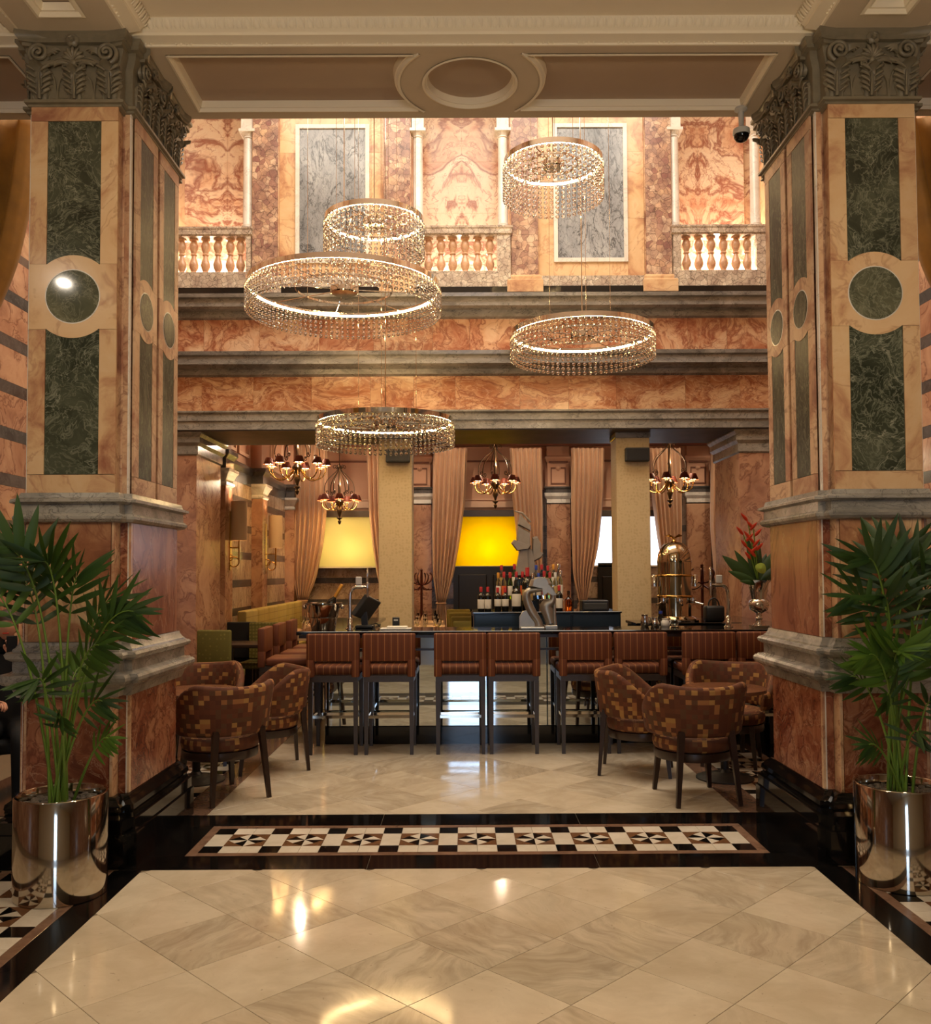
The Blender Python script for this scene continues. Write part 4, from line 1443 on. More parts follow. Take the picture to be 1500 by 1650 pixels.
def pier(cx, label):
    t = thing('marble_pier', label, 'pier', (cx, PIER_Y, 0), group='marble piers')
    def pl(name, prof, mat, cap=True, smooth=None):
        return MB().plan(PLAN, prof, cap).build(name, mat, t, smooth=smooth)
    pl('plinth', [(.10, 0), (.10, .185), (.092, .188)], M['black'])
    pl('plinth_moulding', [(.088, .188), (.088, .255), (.07, .262), (.062, .285), (.072, .305), (.068, .33), (.04, .352), (.022, .378)], M['black'], smooth=25)
    pl('die', [(.0, .375), (.0, .95)], M['sienna'])
    def slabs(z0, z1, mf, ms, name, d=.016):
        B = lambda a, b, c, e: MB().box(a, b, c, e, z0 + .002, z1 - .002)
        B(-.235, .235, -.52 - d, -.52).build(name, M[mf], t)
        B(-.253, -.238, -.52 - d * .7, -.52).build('corner_strip', M['sienna'], t)
        B(.238, .253, -.52 - d * .7, -.52).build('corner_strip', M['sienna'], t)
        for s in (-1, 1):
            a, b = sorted((s * .30, s * (.30 + d)))
            B(a, b, -.405, .405).build(name, M[ms], t)
            B(*sorted((s * .258, s * .298)), -.44 - d * .6, -.44).build('corner_strip', M['rosso'], t)
            B(a, b, -.438, -.41).build('corner_strip', M['sienna'], t)
            # pale joint lines that edge the slabs
            MB().box(*sorted((s * .297, s * .3035)), -.4445, -.438, z0 + .002, z1 - .002).build('joint_line', M['white'], t)
    slabs(.378, .947, 'rosso', 'rosso', 'die_slab')
    pl('base_moulding', [(.03, .945), (.038, .96), (.048, .99), (.068, 1.012), (.090, 1.022), (.102, 1.040), (.102, 1.058), (.090, 1.074), (.058, 1.080), (.046, 1.088), (.046, 1.150), (.060, 1.156), (.076, 1.168), (.080, 1.184), (.070, 1.198), (.048, 1.202), (.046, 1.212), (.034, 1.222), (.024, 1.240), (.020, 1.257)], M['grey'], smooth=28)
    pl('dado', [(.0, 1.255), (.0, 1.95)], M['sienna'])
    slabs(1.258, 1.945, 'sienna_die', 'rosso_die', 'dado_slab')
    pl('cap_moulding', [(.018, 1.943), (.040, 1.948), (.054, 1.962), (.056, 1.978), (.044, 1.992), (.036, 1.995), (.034, 2.048), (.052, 2.056), (.066, 2.060), (.066, 2.074), (.052, 2.080), (.034, 2.086), (.026, 2.114)], M['grey'], smooth=28)
    pl('shaft', [(-.012, 2.10), (-.012, Z_NECK + .01)], M['sienna'])
    for s in (-1, 1):
        MB().box(*sorted((s * .262, s * .296)), -.447, -.425, Z_SH0, Z_NECK).build('corner_strip', M['sienna'], t)
        MB().box(*sorted((s * .292, s * .299)), -.449, -.42, Z_SH0, Z_NECK).build('joint_line', M['white'], t)
    cap = pl('capital', [(.006, Z_NECK - .012), (.018, Z_NECK - .008), (.018, Z_NECK + .004), (.034, Z_NECK + .010), (.034, Z_NECK + .026), (.012, Z_NECK + .036), (.004, Z_NECK + .05), (.006, Z_S - .16), (.030, Z_S - .10), (.030, Z_S - .065), (.055, Z_S - .060), (.055, Z_S - .035), (.070, Z_S - .02), (.070, Z_S)], CM, smooth=30)
    for kind, mt, hw, phw, cr, rr in face_mats(cx):
        for name, me in face_parts(hw, phw, cr, rr):
            obj(name, me, t, mw=mt)
        for it in capital_parts(hw):
            name, me = it[0], it[1]
            mm = mt @ it[2] if len(it) > 2 else mt
            obj(name, me, cap, mw=mm)
    return t


M['sienna_die'] = marble('golden_sienna_slab', [(0.30, (112, 60, 34)), (0.42, (150, 90, 50)), (0.50, (178, 120, 70)), (0.555, (208, 166, 112)), (0.70, (220, 184, 134))], 2.0,
                         [((116, 58, 34), 1.8, 0.02, 0.5)], rough=0.2, tint=0.06, warp=0.7, sat=.86)
M['rosso_die'] = marble('brown_rosso_slab', [(0.26, (98, 54, 40)), (0.45, (140, 84, 60)), (0.62, (168, 112, 82)), (0.8, (186, 142, 110))], 2.2,
                        [((88, 44, 32), 2.2, 0.02, 0.6), ((190, 150, 120), 4.0, 0.012, 0.4)], rough=0.22, tint=0.06, warp=0.6, scl=(1, 1, 0.45), sat=.98)
pier(-2.262, 'left square marble pier with green panels and bronze-grey carved capital')
pier(2.40, 'right square marble pier with green panels and bronze-grey carved capital')

# ------------------------------------------------------------------ columns under the lintel
def wall_column(p0, p1, label, slabel):
    Yc = 11.25
    x0, x1 = PX(p0, Yc), PX(p1, Yc)
    zt = Z(691) - 0.014
    t = thing('square_column', label, 'column', ((x0 + x1) / 2, Yc + 0.21, 0), group='papered columns behind the bar')
    hw = (x1 - x0) / 2
    MB().rbox(-hw, hw, -0.21, 0.21, 0.0, zt - 0.06, 0.006, 1).build('shaft', M['damask'], t)
    MB().plan([(-hw, -0.21), (hw, -0.21), (hw, 0.21), (-hw, 0.21)], [(0.004, zt - 0.07), (0.012, zt - 0.06), (0.012, zt)]).build('column_head', M['grey_dark'], t)
    s = thing('wall_speaker', slabel, 'speaker', ((x0 + x1) / 2 + 0.04, Yc - 0.012, PZ(735, Yc)), group='speakers on the columns')
    MB().rbox(-0.15, 0.15, -0.10, -0.01, -0.085, 0.085, 0.012, 2).build('cabinet', M['speaker'], s)
    MB().box(-0.135, 0.135, -0.104, -0.099, -0.07, 0.07).build('grille', M['matte_black'], s)
    MB().box(-0.03, 0.03, -0.012, 0.012, -0.03, 0.03).build('bracket', M['matte_black'], s)


wall_column(610, 664, 'left cream papered square column behind the bar', 'grey speaker mounted on the left papered column')
wall_column(995, 1049, 'right cream papered square column behind the bar', 'grey speaker mounted on the right papered column')

# ------------------------------------------------------------------ bar counter
BX0 = PX(477, 8.45, 1017)
BX1 = 3.32
BY0, BY1, BZ = 8.45, 11.0, PZ(1016.5, 8.45)
bar = thing('bar_counter', 'long bar counter with gloss black top and mirrored front', 'bar counter', (0, BY0, 0))
def bb(name, x0, x1, y0, y1, z0, z1, mat, r=0.0):
    m = MB()
    if r:
        m.rbox(x0, x1, y0 - BY0, y1 - BY0, z0, z1, r, 1)
    else:
        m.box(x0, x1, y0 - BY0, y1 - BY0, z0, z1)
    return m.build(name, mat, bar)
bb('counter_top', BX0, BX1, BY0, BY0 + 0.62, BZ - 0.035, BZ, M['gloss_black'], 0.006)
bb('counter_top', BX0, BX0 + 0.62, BY0 + 0.622, BY1, BZ - 0.035, BZ, M['gloss_black'], 0.006)
bb('counter_top', BX1 - 0.62, BX1, BY0 + 0.622, BY1, BZ - 0.035, BZ, M['gloss_black'], 0.006)
bb('edge_trim', BX0 + 0.02, BX1 - 0.02, BY0 + 0.03, BY0 + 0.05, BZ - 0.065, BZ - 0.036, M['dark_wood'])
fy = BY0 + 0.26
px_ = BX0 + 0.24
bb('bar_body', px_ + 0.02, BX1 - 0.05, fy + 0.02, fy + 0.30, 0.0, BZ - 0.036, M['matte_black'])
bb('bar_body', px_ + 0.02, px_ + 0.32, fy + 0.31, BY1 - 0.05, 0.0, BZ - 0.036, M['matte_black'])
bb('plinth', px_, BX1 - 0.05, fy - 0.012, fy + 0.018, 0.0, 0.165, M['gloss_black'])
bb('plinth', px_ - 0.012, px_ + 0.018, fy + 0.02, BY1 - 0.05, 0.0, 0.165, M['gloss_black'])
cuts = [px_, PX(548, fy), PX(661, fy), PX(772, fy), PX(880, fy), PX(990, fy), PX(1100, fy), BX1 - 0.05]
for a, b in zip(cuts, cuts[1:]):
    bb('mirror_panel', a + 0.004, b - 0.004, fy - 0.008, fy + 0.016, 0.17, 0.90, M['mirror'], 0.004)
    bb('mirror_panel', a + 0.004, b - 0.004, fy - 0.008, fy + 0.016, 0.906, BZ - 0.037, M['mirror'], 0.004)
for k in range(3):
    y0 = fy + 0.03 + k * 0.72
    bb('mirror_panel', px_ - 0.008, px_ + 0.016, y0, y0 + 0.71, 0.17, BZ - 0.037, M['mirror'], 0.004)
bb('shelf_rail', px_ + 0.03, BX1 - 0.1, fy - 0.05, fy - 0.012, 0.895, 0.915, M['dark_wood'])

# back bar in the middle of the island
BBY = 10.05
bbx0, bbx1 = PX(763, BBY), PX(1000, BBY)
BBZ = PZ(986.5, BBY)
bk = thing('back_bar', 'low navy back bar unit carrying bottles behind the counter', 'cabinet', ((bbx0 + bbx1) / 2, BBY, 0))
hwb = (bbx1 - bbx0) / 2
MB().box(-hwb, hwb, 0.03, 0.75, 0, BBZ - 0.02).build('body', M['navy'], bk)
MB().rbox(-hwb - 0.01, hwb + 0.01, 0.0, 0.77, BBZ - 0.02, BBZ, 0.004, 1).build('top', M['gloss_black'], bk)
for k in range(3):
    w = 2 * hwb / 3
    MB().rbox(-hwb + k * w + 0.01, -hwb + (k + 1) * w - 0.01, 0.012, 0.03, 0.1, BBZ - 0.03, 0.004, 1).build('door', M['navy'], bk)
MB().tube([(-hwb - 0.02, -0.01, 0.0), (-hwb - 0.02, -0.01, BBZ + 0.01)], 0.012, 8).build('corner_post', M['chrome'], bk)

# ------------------------------------------------------------------ bar stools
def make_stool():
    t = thing('bar_stool', 'x', 'bar stool', group='striped bar stools')
    W = M['stool_wood']
    MB().rbox(-.232, .232, -.185, .235, .712, .792, .028, 3).build('seat', M['stripe'], t, smooth=50)
    m = MB().rbox(-.24, .24, -.262, -.192, .842, 1.092, .014, 2)
    m.rbox(-.24, -.168, -.262, -.192, .70, .87, .012, 2)
    m.rbox(.168, .24, -.262, -.192, .70, .87, .012, 2)
    m.build('backrest', M['stripe'], t, smooth=50)
    m = MB()
    for a, b, c, d in ((-.225, .225, -.245, -.205), (-.225, .225, .190, .228), (-.225, -.185, -.205, .19), (.185, .225, -.205, .19)):
        m.box(a, b, c, d, .655, .712)
    m.build('seat_frame', W, t)
    for sx in (-1, 1):
        for y in (-.225, .205):
            MB().bar((sx * .205, y, .66), (sx * .205, y, 0), .044, None, .032).build('leg', W, t)
    for a, b in (((-.19, -.225, .34), (.19, -.225, .34)), ((-.19, .205, .30), (.19, .205, .30)), ((-.205, -.205, .33), (-.205, .19, .33)), ((.205, -.205, .33), (.205, .19, .33))):
        MB().bar(a, b, .018, .026).build('stretcher', M['steel'], t)
    return t


stool0 = make_stool()
names = ['first', 'second', 'third', 'fourth', 'fifth', 'sixth', 'seventh']
first = True
for i, c in enumerate((536, 626, 741, 828, 944, 1033, 1144, 1232)):
    s = stool0 if first else copy_tree(stool0)
    first = False
    s.location = (PX(c, 8.17, 1050), 8.43, 0)
    s.rotation_euler.z = RND.uniform(-.02, .02)
    s['label'] = ('orange striped bar stool, %s from the left along the bar front' % names[i]) if i < 7 else 'orange striped bar stool half hidden behind the right marble pier'
for i, y in enumerate((9.28, 9.98, 10.68)):
    s = copy_tree(stool0)
    s.location = (BX0 - 0.24, y, 0)
    s.rotation_euler.z = -PI / 2 + 0.03
    s['label'] = ['orange bar stool at the left end of the bar, nearest to the viewer', 'middle one of the orange bar stools along the left end of the bar', 'farthest of the orange bar stools along the left end of the bar'][i]

# ------------------------------------------------------------------ tub chairs and round tables
def make_tub():
    t = thing('tub_chair', 'x', 'armchair', group='square patterned tub chairs')
    A = math.radians(122)
    n = 36
    rows = []
    uv = []
    def hgt(a):
        k = abs(a) / A
        if k < .42:
            return .832 + .022 * (k / .42) ** 2
        q = (k - .42) / .58
        return .854 - .235 * (q * q * (3 - 2 * q))
    m = MB()
    sect = 12
    for i in range(n + 1):
        a = -A + 2 * A * i / n
        dx, dy = math.sin(a), -math.cos(a)
        zt, zb = hgt(a), .478
        edge = min(1.0, (A - abs(a)) / .10)
        th = .032 * (0.45 + .55 * edge)
        ring = []
        for (tt, z) in ((-.6, zb), (-1, zb + .02), (-1, (zb + zt) / 2), (-1, zt - .03), (-.6, zt - .006), (0, zt), (.6, zt - .006), (1, zt - .03), (1, (zb + zt) / 2), (1, zb + .02), (.6, zb)):
            r = .295 + .05 * (z - .475) / .36 - tt * th
            ring.append((r * dx * 1.05, r * dy, z))
            uv.append((a * .32 + 3.0 + (0.7 if tt > 0.5 else 0), z))
        rows.append(ring)
    m.rings(rows)
    m.build('backrest', M['mosaic'], t, smooth=60, uv=uv)
    # cushion
    m = MB(); uv = []
    prof = [(.02, .352), (.25, .352), (.274, .368), (.284, .41), (.276, .452), (.25, .472), (.15, .486), (.02, .488)]
    sg = 32
    rs = []
    for r, z in prof:
        rs.append([(r * 1.02 * math.cos(2 * PI * k / sg), r * math.sin(2 * PI * k / sg) + .01, z) for k in range(sg)])
        uv += [((2 * PI * k / sg) * .28 if r > .2 else r * math.cos(2 * PI * k / sg) + 5, z * 1.0 + (r if z > .468 else 0)) for k in range(sg)]
    m.rings(rs)
    m.build('seat', M['mosaic'], t, smooth=60, uv=uv)
    MB().lathe([(.24, .290), (.268, .292), (.274, .315), (.272, .352), (.24, .352)], 32, (0, .01, 0), sx=1.02).build('seat_frame', M['dark_wood'], t, smooth=40)
    for sx in (-1, 1):
        MB().bar((sx * .18, -.272, .52), (sx * .225, -.315, 0), .046, .042, .028).build('leg', M['dark_wood'], t)
        MB().bar((sx * .185, .205, .35), (sx * .215, .245, 0), .044, .042, .028).build('leg', M['dark_wood'], t)
    return t


tub0 = make_tub()
def place_tub(c, loc, face, label):
    c.location = (loc[0], loc[1], 0)
    c.rotation_euler.z = math.atan2(-face[0], face[1])
    c['label'] = label


def make_table(loc, r, label):
    t = thing('round_table', label, 'table', (loc[0], loc[1], 0), group='round cafe tables')
    MB().lathe([(r - .02, .685), (r, .69), (r, .715), (r - .006, .72)], 48).build('table_top', M['table_wood'], t, smooth=40)
    MB().lathe([(.032, .02), (.032, .64), (.06, .655), (.14, .675), (.14, .685)], 20).build('pedestal', M['matte_black'], t, smooth=40)
    MB().lathe([(.225, 0), (.225, .010), (.205, .018), (.19, .019), (.175, .027), (.155, .028), (.14, .036), (.11, .037), (.09, .048), (.05, .055), (.034, .075)], 36).build('base', M['matte_black'], t, smooth=30)
    return t


tl = G(316, 1258)
tr = G(1168, 1254)
make_table(tl, .33, 'round brown cafe table beside the left marble pier')
make_table(tr, .33, 'round brown cafe table beside the right marble pier')
def rear(c, p1, p2, label):
    a, b = G(*p1), G(*p2)
    u = (b - a).normalized()
    f = Vector((-u.y, u.x, 0))
    mid = (a + b) / 2 + f * .315
    place_tub(c, mid, f, label)
rear(tub0, (338, 1303), (437, 1284), 'patterned tub chair with its back to the viewer, by the left pier')
c = copy_tree(tub0); b_ = G(428, 1238)
place_tub(c, b_, (tl - b_) + Vector((0, .25, 0)), 'patterned tub chair on the right of the left cafe table')
c = copy_tree(tub0); b_ = Vector((tl.x - .18, tl.y + .72, 0))
place_tub(c, b_, tl - b_, 'patterned tub chair behind the left cafe table, mostly hidden by pier')
c = copy_tree(tub0)
rear(c, (1083, 1303), (1203, 1299), 'patterned tub chair with its back to the viewer, by the right pier')
c = copy_tree(tub0); b_ = G(1032, 1243)
place_tub(c, b_, (tr - b_) + Vector((0, .1, 0)), 'patterned tub chair on the left of the right cafe table')
c = copy_tree(tub0); b_ = Vector((tr.x + .22, tr.y + .58, 0))
place_tub(c, b_, tr - b_, 'patterned tub chair behind the right cafe table, partly hidden by pier')

# ------------------------------------------------------------------ crystal ring chandeliers
def ring_chandelier(cpx, cpy, D, Y, rows, label, sp=.052):
    p = P(cpx, cpy, Y)
    t = thing('ring_chandelier', label, 'chandelier', p, group='crystal ring chandeliers')
    r = D / 2
    seg = 72
    def torus_rect(r0, r1, z0, z1, name, mat):
        m = MB()
        rs = []
        for k in range(seg):
            a = 2 * PI * k / seg
            c, s = math.cos(a), math.sin(a)
            rs.append([(q * c, q * s, z) for q, z in ((r0, z0), (r1, z0), (r1, z1), (r0, z1))])
        m.rings(rs, True, False, True)
        return m.build(name, mat, t, smooth=40)
    torus_rect(r - .012, r, 0, .050, 'rim', M['chrome'])
    torus_rect(r - .030, r - .013, .004, .018, 'led_strip', M['led'])
    torus_rect(r * .50 - .006, r * .50 + .006, .0, .022, 'inner_ring', M['chrome'])
    hr = .085 + .03 * D
    MB().lathe([(.01, -.035), (hr * .9, -.035), (hr, -.025), (hr, .03), (hr * .9, .04), (.02, .045)], 32).build('hub', M['chrome'], t, smooth=30)
    for k in range(8):
        a = 2 * PI * (k + .3) / 8
        MB().tube([(hr * .8 * math.cos(a), hr * .8 * math.sin(a), .01), ((r - .01) * math.cos(a), (r - .01) * math.sin(a), .03)], .0055, 6).build('spoke', M['chrome'], t)
    top = 8.79 - p.z
    MB().tube([(0, 0, .04), (0, 0, top)], .006, 6).build('cable', M['steel'], t)
    for k in range(3):
        a = 2 * PI * k / 3 + .5
        MB().tube([(r * .5 * math.cos(a), r * .5 * math.sin(a), .02), (r * .5 * math.cos(a), r * .5 * math.sin(a), top)], .0022, 4).build('suspension_wire', M['steel'], t)
    # strands of faceted crystal beads
    m = MB()
    n = int(2 * PI * r / .062)
    br = sp * .40
    sg = 8
    prof = [(.25, -1), (.8, -.62), (1.0, 0), (.8, .62), (.25, 1)]
    for k in range(n):
        a = 2 * PI * k / n
        c, s = math.cos(a), math.sin(a)
        ax = RND.random()
        for q in range(rows):
            z = -.028 - sp * q
            rr = r - .006
            m.lathe([(br * u * (1.0), br * w) for u, w in prof], sg, (rr * c, rr * s, z))
    o = m.build('crystal_strands', M['crystal'], t)
    o['kind'] = 'stuff'
    return t


ring_chandelier(554.5, 468, 2.02, 9.35, 5, 'largest crystal ring chandelier, lit, hanging left of centre')
ring_chandelier(603, 360, 1.0, 9.0, 7, 'small crystal ring chandelier just above the largest ring')
ring_chandelier(891, 266, 1.0, 9.0, 7, 'small crystal ring chandelier hanging highest, right of centre')
ring_chandelier(938, 541, 1.5, 9.4, 5, 'medium crystal ring chandelier hanging on the right')
ring_chandelier(621, 683, 1.5, 9.85, 5, 'lowest crystal ring chandelier hanging over the left end of the bar')

# ------------------------------------------------------------------ bronze chandeliers with shades
M['shade_red'] = plain('dark_red_shade', (112, 46, 26), 0.6)
def bronze_chandelier(cpx, cpy, dia, Y, nl, label, ztop, seed=0.0):
    p = P(cpx, cpy, Y)
    t = thing('bronze_chandelier', label, 'chandelier', p, group='bronze chandeliers in the restaurant')
    k = dia
    B = M['bronze_dark']
    MB().lathe([(.004, -.46), (.02, -.44), (.034, -.40), (.014, -.37), (.05, -.345), (.05, -.33), (.016, -.315), (.028, -.27), (.05, -.22), (.042, -.16), (.03, -.12), (.07, -.07), (.085, -.03), (.06, .0), (.03, .03), (.024, .25), (.034, .28), (.02, .31), (.018, .55), (.04, .58), (.05, .61), (.02, .65), (.008, .70)], 14).build('stem', B, t, smooth=50)
    MB().tube([(0, 0, .69), (0, 0, ztop - p.z)], .008, 6).build('chain', B, t)
    rr = dia / 2 - .08
    for i in range(nl):
        a = 2 * PI * (i + seed) / nl
        c, s = math.cos(a), math.sin(a)
        R3 = lambda r_, z: Vector((r_ * c, r_ * s, z))
        m = MB()
        m.tube(bez(R3(.06, -.05), R3(rr * .45, -.32 * k), R3(rr * 1.05, -.22 * k), 14, R3(rr, -.02)), .010, 6)
        m.build('arm', M['brass'], t, smooth=60)
        sh = MB().lathe([(.085, -.005), (.086, .0), (.052, .092), (.046, .100), (.05, .092), (.082, .002)], 18, (rr * c, rr * s, 0), cap=False).build('lamp_shade', M['shade_red'], t, smooth=40)
        MB().lathe([(.001, -.002), (.074, -.001), (.074, .012), (.001, .013)], 16, (rr * c, rr * s, .008)).build('diffuser', M['bulb2'], sh)
        MB().lathe([(.03, -.03), (.012, -.02), (.012, .01)], 8, (rr * c, rr * s, 0)).build('candle_cup', B, t)
    for i in range(6):
        a = 2 * PI * (i + .25) / 6
        c, s = math.cos(a), math.sin(a)
        R3 = lambda r_, z: Vector((r_ * c, r_ * s, z))
        m = MB()
        m.tube(bez(R3(.02, .60), R3(dia * .10, .46), R3(dia * .36, .42), 14, R3(dia * .33, .16)), .009, 5)
        sp = [R3(dia * .28 + .05 * (1 - q / 14) * math.cos(q * .62), .15 + .05 * (1 - q / 14) * math.sin(-q * .62)) for q in range(15)]
        m.tube(sp, .008, 5)
        sp = [R3(.09 + .05 * (1 - q / 12) * math.cos(PI - q * .6), .62 + .05 * (1 - q / 12) * math.sin(q * .6)) for q in range(13)]
        m.tube(sp, .007, 5)
        m.build('scroll', B, t, smooth=60)
    light('shade_glow', 'POINT', (.07, -.05, .33), 26 * dia, (1.0, .76, .50), .02, parent=t)
    return t


bronze_chandelier(479, 750, 1.04, 14.0, 9, 'large bronze chandelier with many small red shades, far left', ZR, .1)
bronze_chandelier(547, 806, .84, 16.9, 7, 'smaller bronze chandelier before the cream blind', ZR, .4)
bronze_chandelier(798, 777, .90, 15.6, 7, 'bronze chandelier before the yellow blind', ZR, .2)
bronze_chandelier(1079, 774, .92, 14.9, 8, 'bronze chandelier beside the right papered column', ZR, .55)

# ------------------------------------------------------------------ tall sconces on the left pilasters
def sconce(cpx, y0, y1, Y, label):
    xw = RX0 + .20
    x = PX(cpx, Y)
    zt, zb = PZ(y0, Y, cpx), PZ(y1, Y, cpx)
    t = thing('wall_sconce', label, 'wall lamp', (xw, Y, zb), group='tall wall sconces')
    dx = x - xw
    h = zt - zb
    MB().lathe([(.112, 0), (.112, h), (.108, h), (.108, 0)], 28, (dx, 0, 0), cap=False).build('lamp_shade', M['shade_linen'], t, smooth=40)
    MB().lathe([(.0125, -.30), (.0125, .16)], 10, (dx, 0, 0)).build('stem', M['brass'], t)
    MB().lathe([(.02, .16), (.035, .2), (.035, .27), (.01, .31)], 12, (dx, 0, 0)).build('lamp_bulb', M['bulb'], t, smooth=60)
    m = MB()
    m.tube([(dx + .07 * math.cos(a) - .07, 0, -.30 + .07 * math.sin(a)) for a in [q * 2 * PI / 18 for q in range(18)]], .009, 6, loop=True)
    m.tube([(dx - .14 + .05 * math.cos(a), 0, -.24 + .05 * math.sin(a)) for a in [q * 2 * PI / 16 for q in range(16)]], .008, 6, loop=True)
    m.build('ring_arm', M['brass'], t, smooth=60)
    MB().box(.0, .014, -.035, .035, -.42, h * .75).build('back_plate', M['brass'], t)
    MB().tube([(.01, 0, -.10), (dx, 0, -.10)], .009, 8).build('arm', M['brass'], t)
    light('sconce_glow', 'POINT', (dx, 0, h * .62), 34, WARM2, .03, parent=t)


sconce(385, 808, 871, 12.70, 'nearer tall sconce with linen shade and brass rings')
sconce(444, 831, 883, 14.96, 'farther tall sconce with linen shade and brass rings')

# ------------------------------------------------------------------ lamps behind the gallery balustrades
def uplight(px_, py_, Y, power, label, col=(1.0, .86, .66)):
    p = P(px_, py_, Y)
    t = thing('floodlight', label, 'lamp', (p.x, Y, Z(441)), group='gallery uplights')
    MB().rbox(-.10, .10, -.05, .05, 0, .08, .01, 1).build('housing', M['matte_black'], t)
    MB().box(-.085, .085, -.04, .04, .08, .084).build('lens', M['bulb'], t)
    light('flood', 'POINT', (0, 0, .16), power, col, .05, parent=t)
uplight(330, 420, 11.62, 60, 'floodlight behind the left gallery balustrade')
uplight(745, 420, 11.62, 26, 'floodlight behind the middle gallery balustrade')
uplight(1158, 420, 11.62, 85, 'floodlight behind the right gallery balustrade')

# ------------------------------------------------------------------ security camera on the soffit
p = P(1194, 187, 6.02)
t = thing('security_camera', 'white stemmed security camera hanging from the beam soffit', 'camera', (p.x, 6.02, Z_S))
MB().lathe([(.04, 0), (.045, -.015), (.02, -.03), (.017, -.13), (.03, -.14)], 14).build('mount', M['plastic_white'], t, smooth=50)
MB().lathe([(.03, -.135), (.055, -.15), (.058, -.18), (.05, -.19)], 18).build('housing', M['plastic_white'], t, smooth=50)
MB().lathe([(.052, -.185), (.05, -.205), (.035, -.228), (.01, -.238)], 18).build('dome', M['gloss_black'], t, smooth=60)

# unseen globes added high in the lobby to brighten its ceiling
for x, y, lab in ((-1.7, 2.3, 'left added opal globe, out of view, brightening the lobby ceiling'), (1.9, 2.3, 'right added opal globe, out of view, brightening the lobby ceiling')):
    t = thing('added_globe', lab, 'added light', (x, y, 3.65), group='added lobby globes')
    MB().lathe([(.01, .145), (.06, .13), (.11, .09), (.145, .03), (.145, -.03), (.11, -.09), (.06, -.13), (.01, -.145)], 24).build('globe', M['globe'], t, smooth=180)
    MB().tube([(0, 0, .14), (0, 0, Z_C - 3.65)], .008, 6).build('rod', M['brass'], t)
    MB().lathe([(.07, Z_C - 3.68), (.06, Z_C - 3.65)], 16).build('ceiling_rose', M['brass'], t)

# recessed downlights washing the far curtains
for i, px in enumerate((500, 640, 725, 850, 948, 1075, 1165)):
    x = PX(px, 17.6)
    t = thing('downlight', 'recessed ceiling downlight over the far curtains, %s from the left' % ['first', 'second', 'third', 'fourth', 'fifth', 'sixth', 'seventh'][i], 'downlight', (x, 16.4, ZR), group='restaurant downlights')
    MB().lathe([(.06, -.006), (.075, -.008), (.075, 0), (.06, 0)], 20).build('trim_ring', M['cream_paint'], t)
    MB().lathe([(.001, -.004), (.058, -.004), (.058, 0)], 20).build('lens', M['bulb'], t)
    light('downlight_beam', 'SPOT', (0, 0, -.03), 95, (1.0, .80, .56), .04, rot=(math.radians(28), 0, 0), spot=1.15, blend=.7, parent=t)

# fittings of the added lobby lights, the ceiling lamp and the hall roof fill
for x, y, r_, lab in ((-1.2, 2.2, .15, 'left added recessed light, out of view, in the middle lobby ceiling bay'), (1.4, 2.2, .15, 'right added recessed light, out of view, in the middle lobby ceiling bay'), (-4.4, .5, .055, 'small recessed lamp in the left lobby ceiling bay')):
    t = thing('ceiling_lamp', lab, 'ceiling lamp', (x, y, Z_C), group='lobby ceiling lamps')
    MB().lathe([(r_ + .004, -.052), (r_ + .03, -.05), (r_ + .035, 0), (r_ + .004, 0)], 28, cap=False).build('trim_ring', M['brass'], t, smooth=40)
    MB().lathe([(.001, -.036), (r_, -.036), (r_, -.002)], 28).build('reflector', M['cream_paint'], t)
w = thing('window_6', None, None, (0.1, 7.9, 8.78), kind='structure')  # unseen frame added around the hall's roof fill
for a, b, c, d in ((-3.1, -3.0, -1.55, 2.1), (3.0, 3.1, -1.55, 2.1), (-3.0, 3.0, 2.0, 2.1), (-3.0, 3.0, -1.6, -1.5)):
    MB().box(a, b, c, d, -.06, .02).build('roof_fill_border', M['cream_paint'], w)

# ------------------------------------------------------------------ potted palms
def leaflet_mesh(name, mat, fold=.12, wid=.085):
    """unit-length lens leaf along +X, folded along its midrib"""
    m = MB()
    n = 8
    rows = []
    for i in range(n + 1):
        t = i / n
        w = wid * (math.sin(PI * min(1, t ** .75)) ** .8 if 0 < t < 1 else 0.0) + .002
        dr = -.10 * t * t
        rows.append([(t, -w, dr - fold * w), (t, 0, dr + fold * w), (t, w, dr - fold * w)])
    m.rings(rows, closed=False, cap=False)
    return m.mesh(name, mat, smooth=180)


LEAF = [leaflet_mesh('leaflet', M['leaf']), leaflet_mesh('leaflet', M['leaf2']), leaflet_mesh('leaflet', M['leaf3'], .10, .075)]


def basis(d, up):
    x = d.normalized()
    y = up.cross(x)
    if y.length < 1e-4:
        y = Vector((0, 1, 0)).cross(x)
    y.normalize()
    z = x.cross(y)
    return Matrix(((x.x, y.x, z.x, 0), (x.y, y.y, z.y, 0), (x.z, y.z, z.z, 0), (0, 0, 0, 1)))


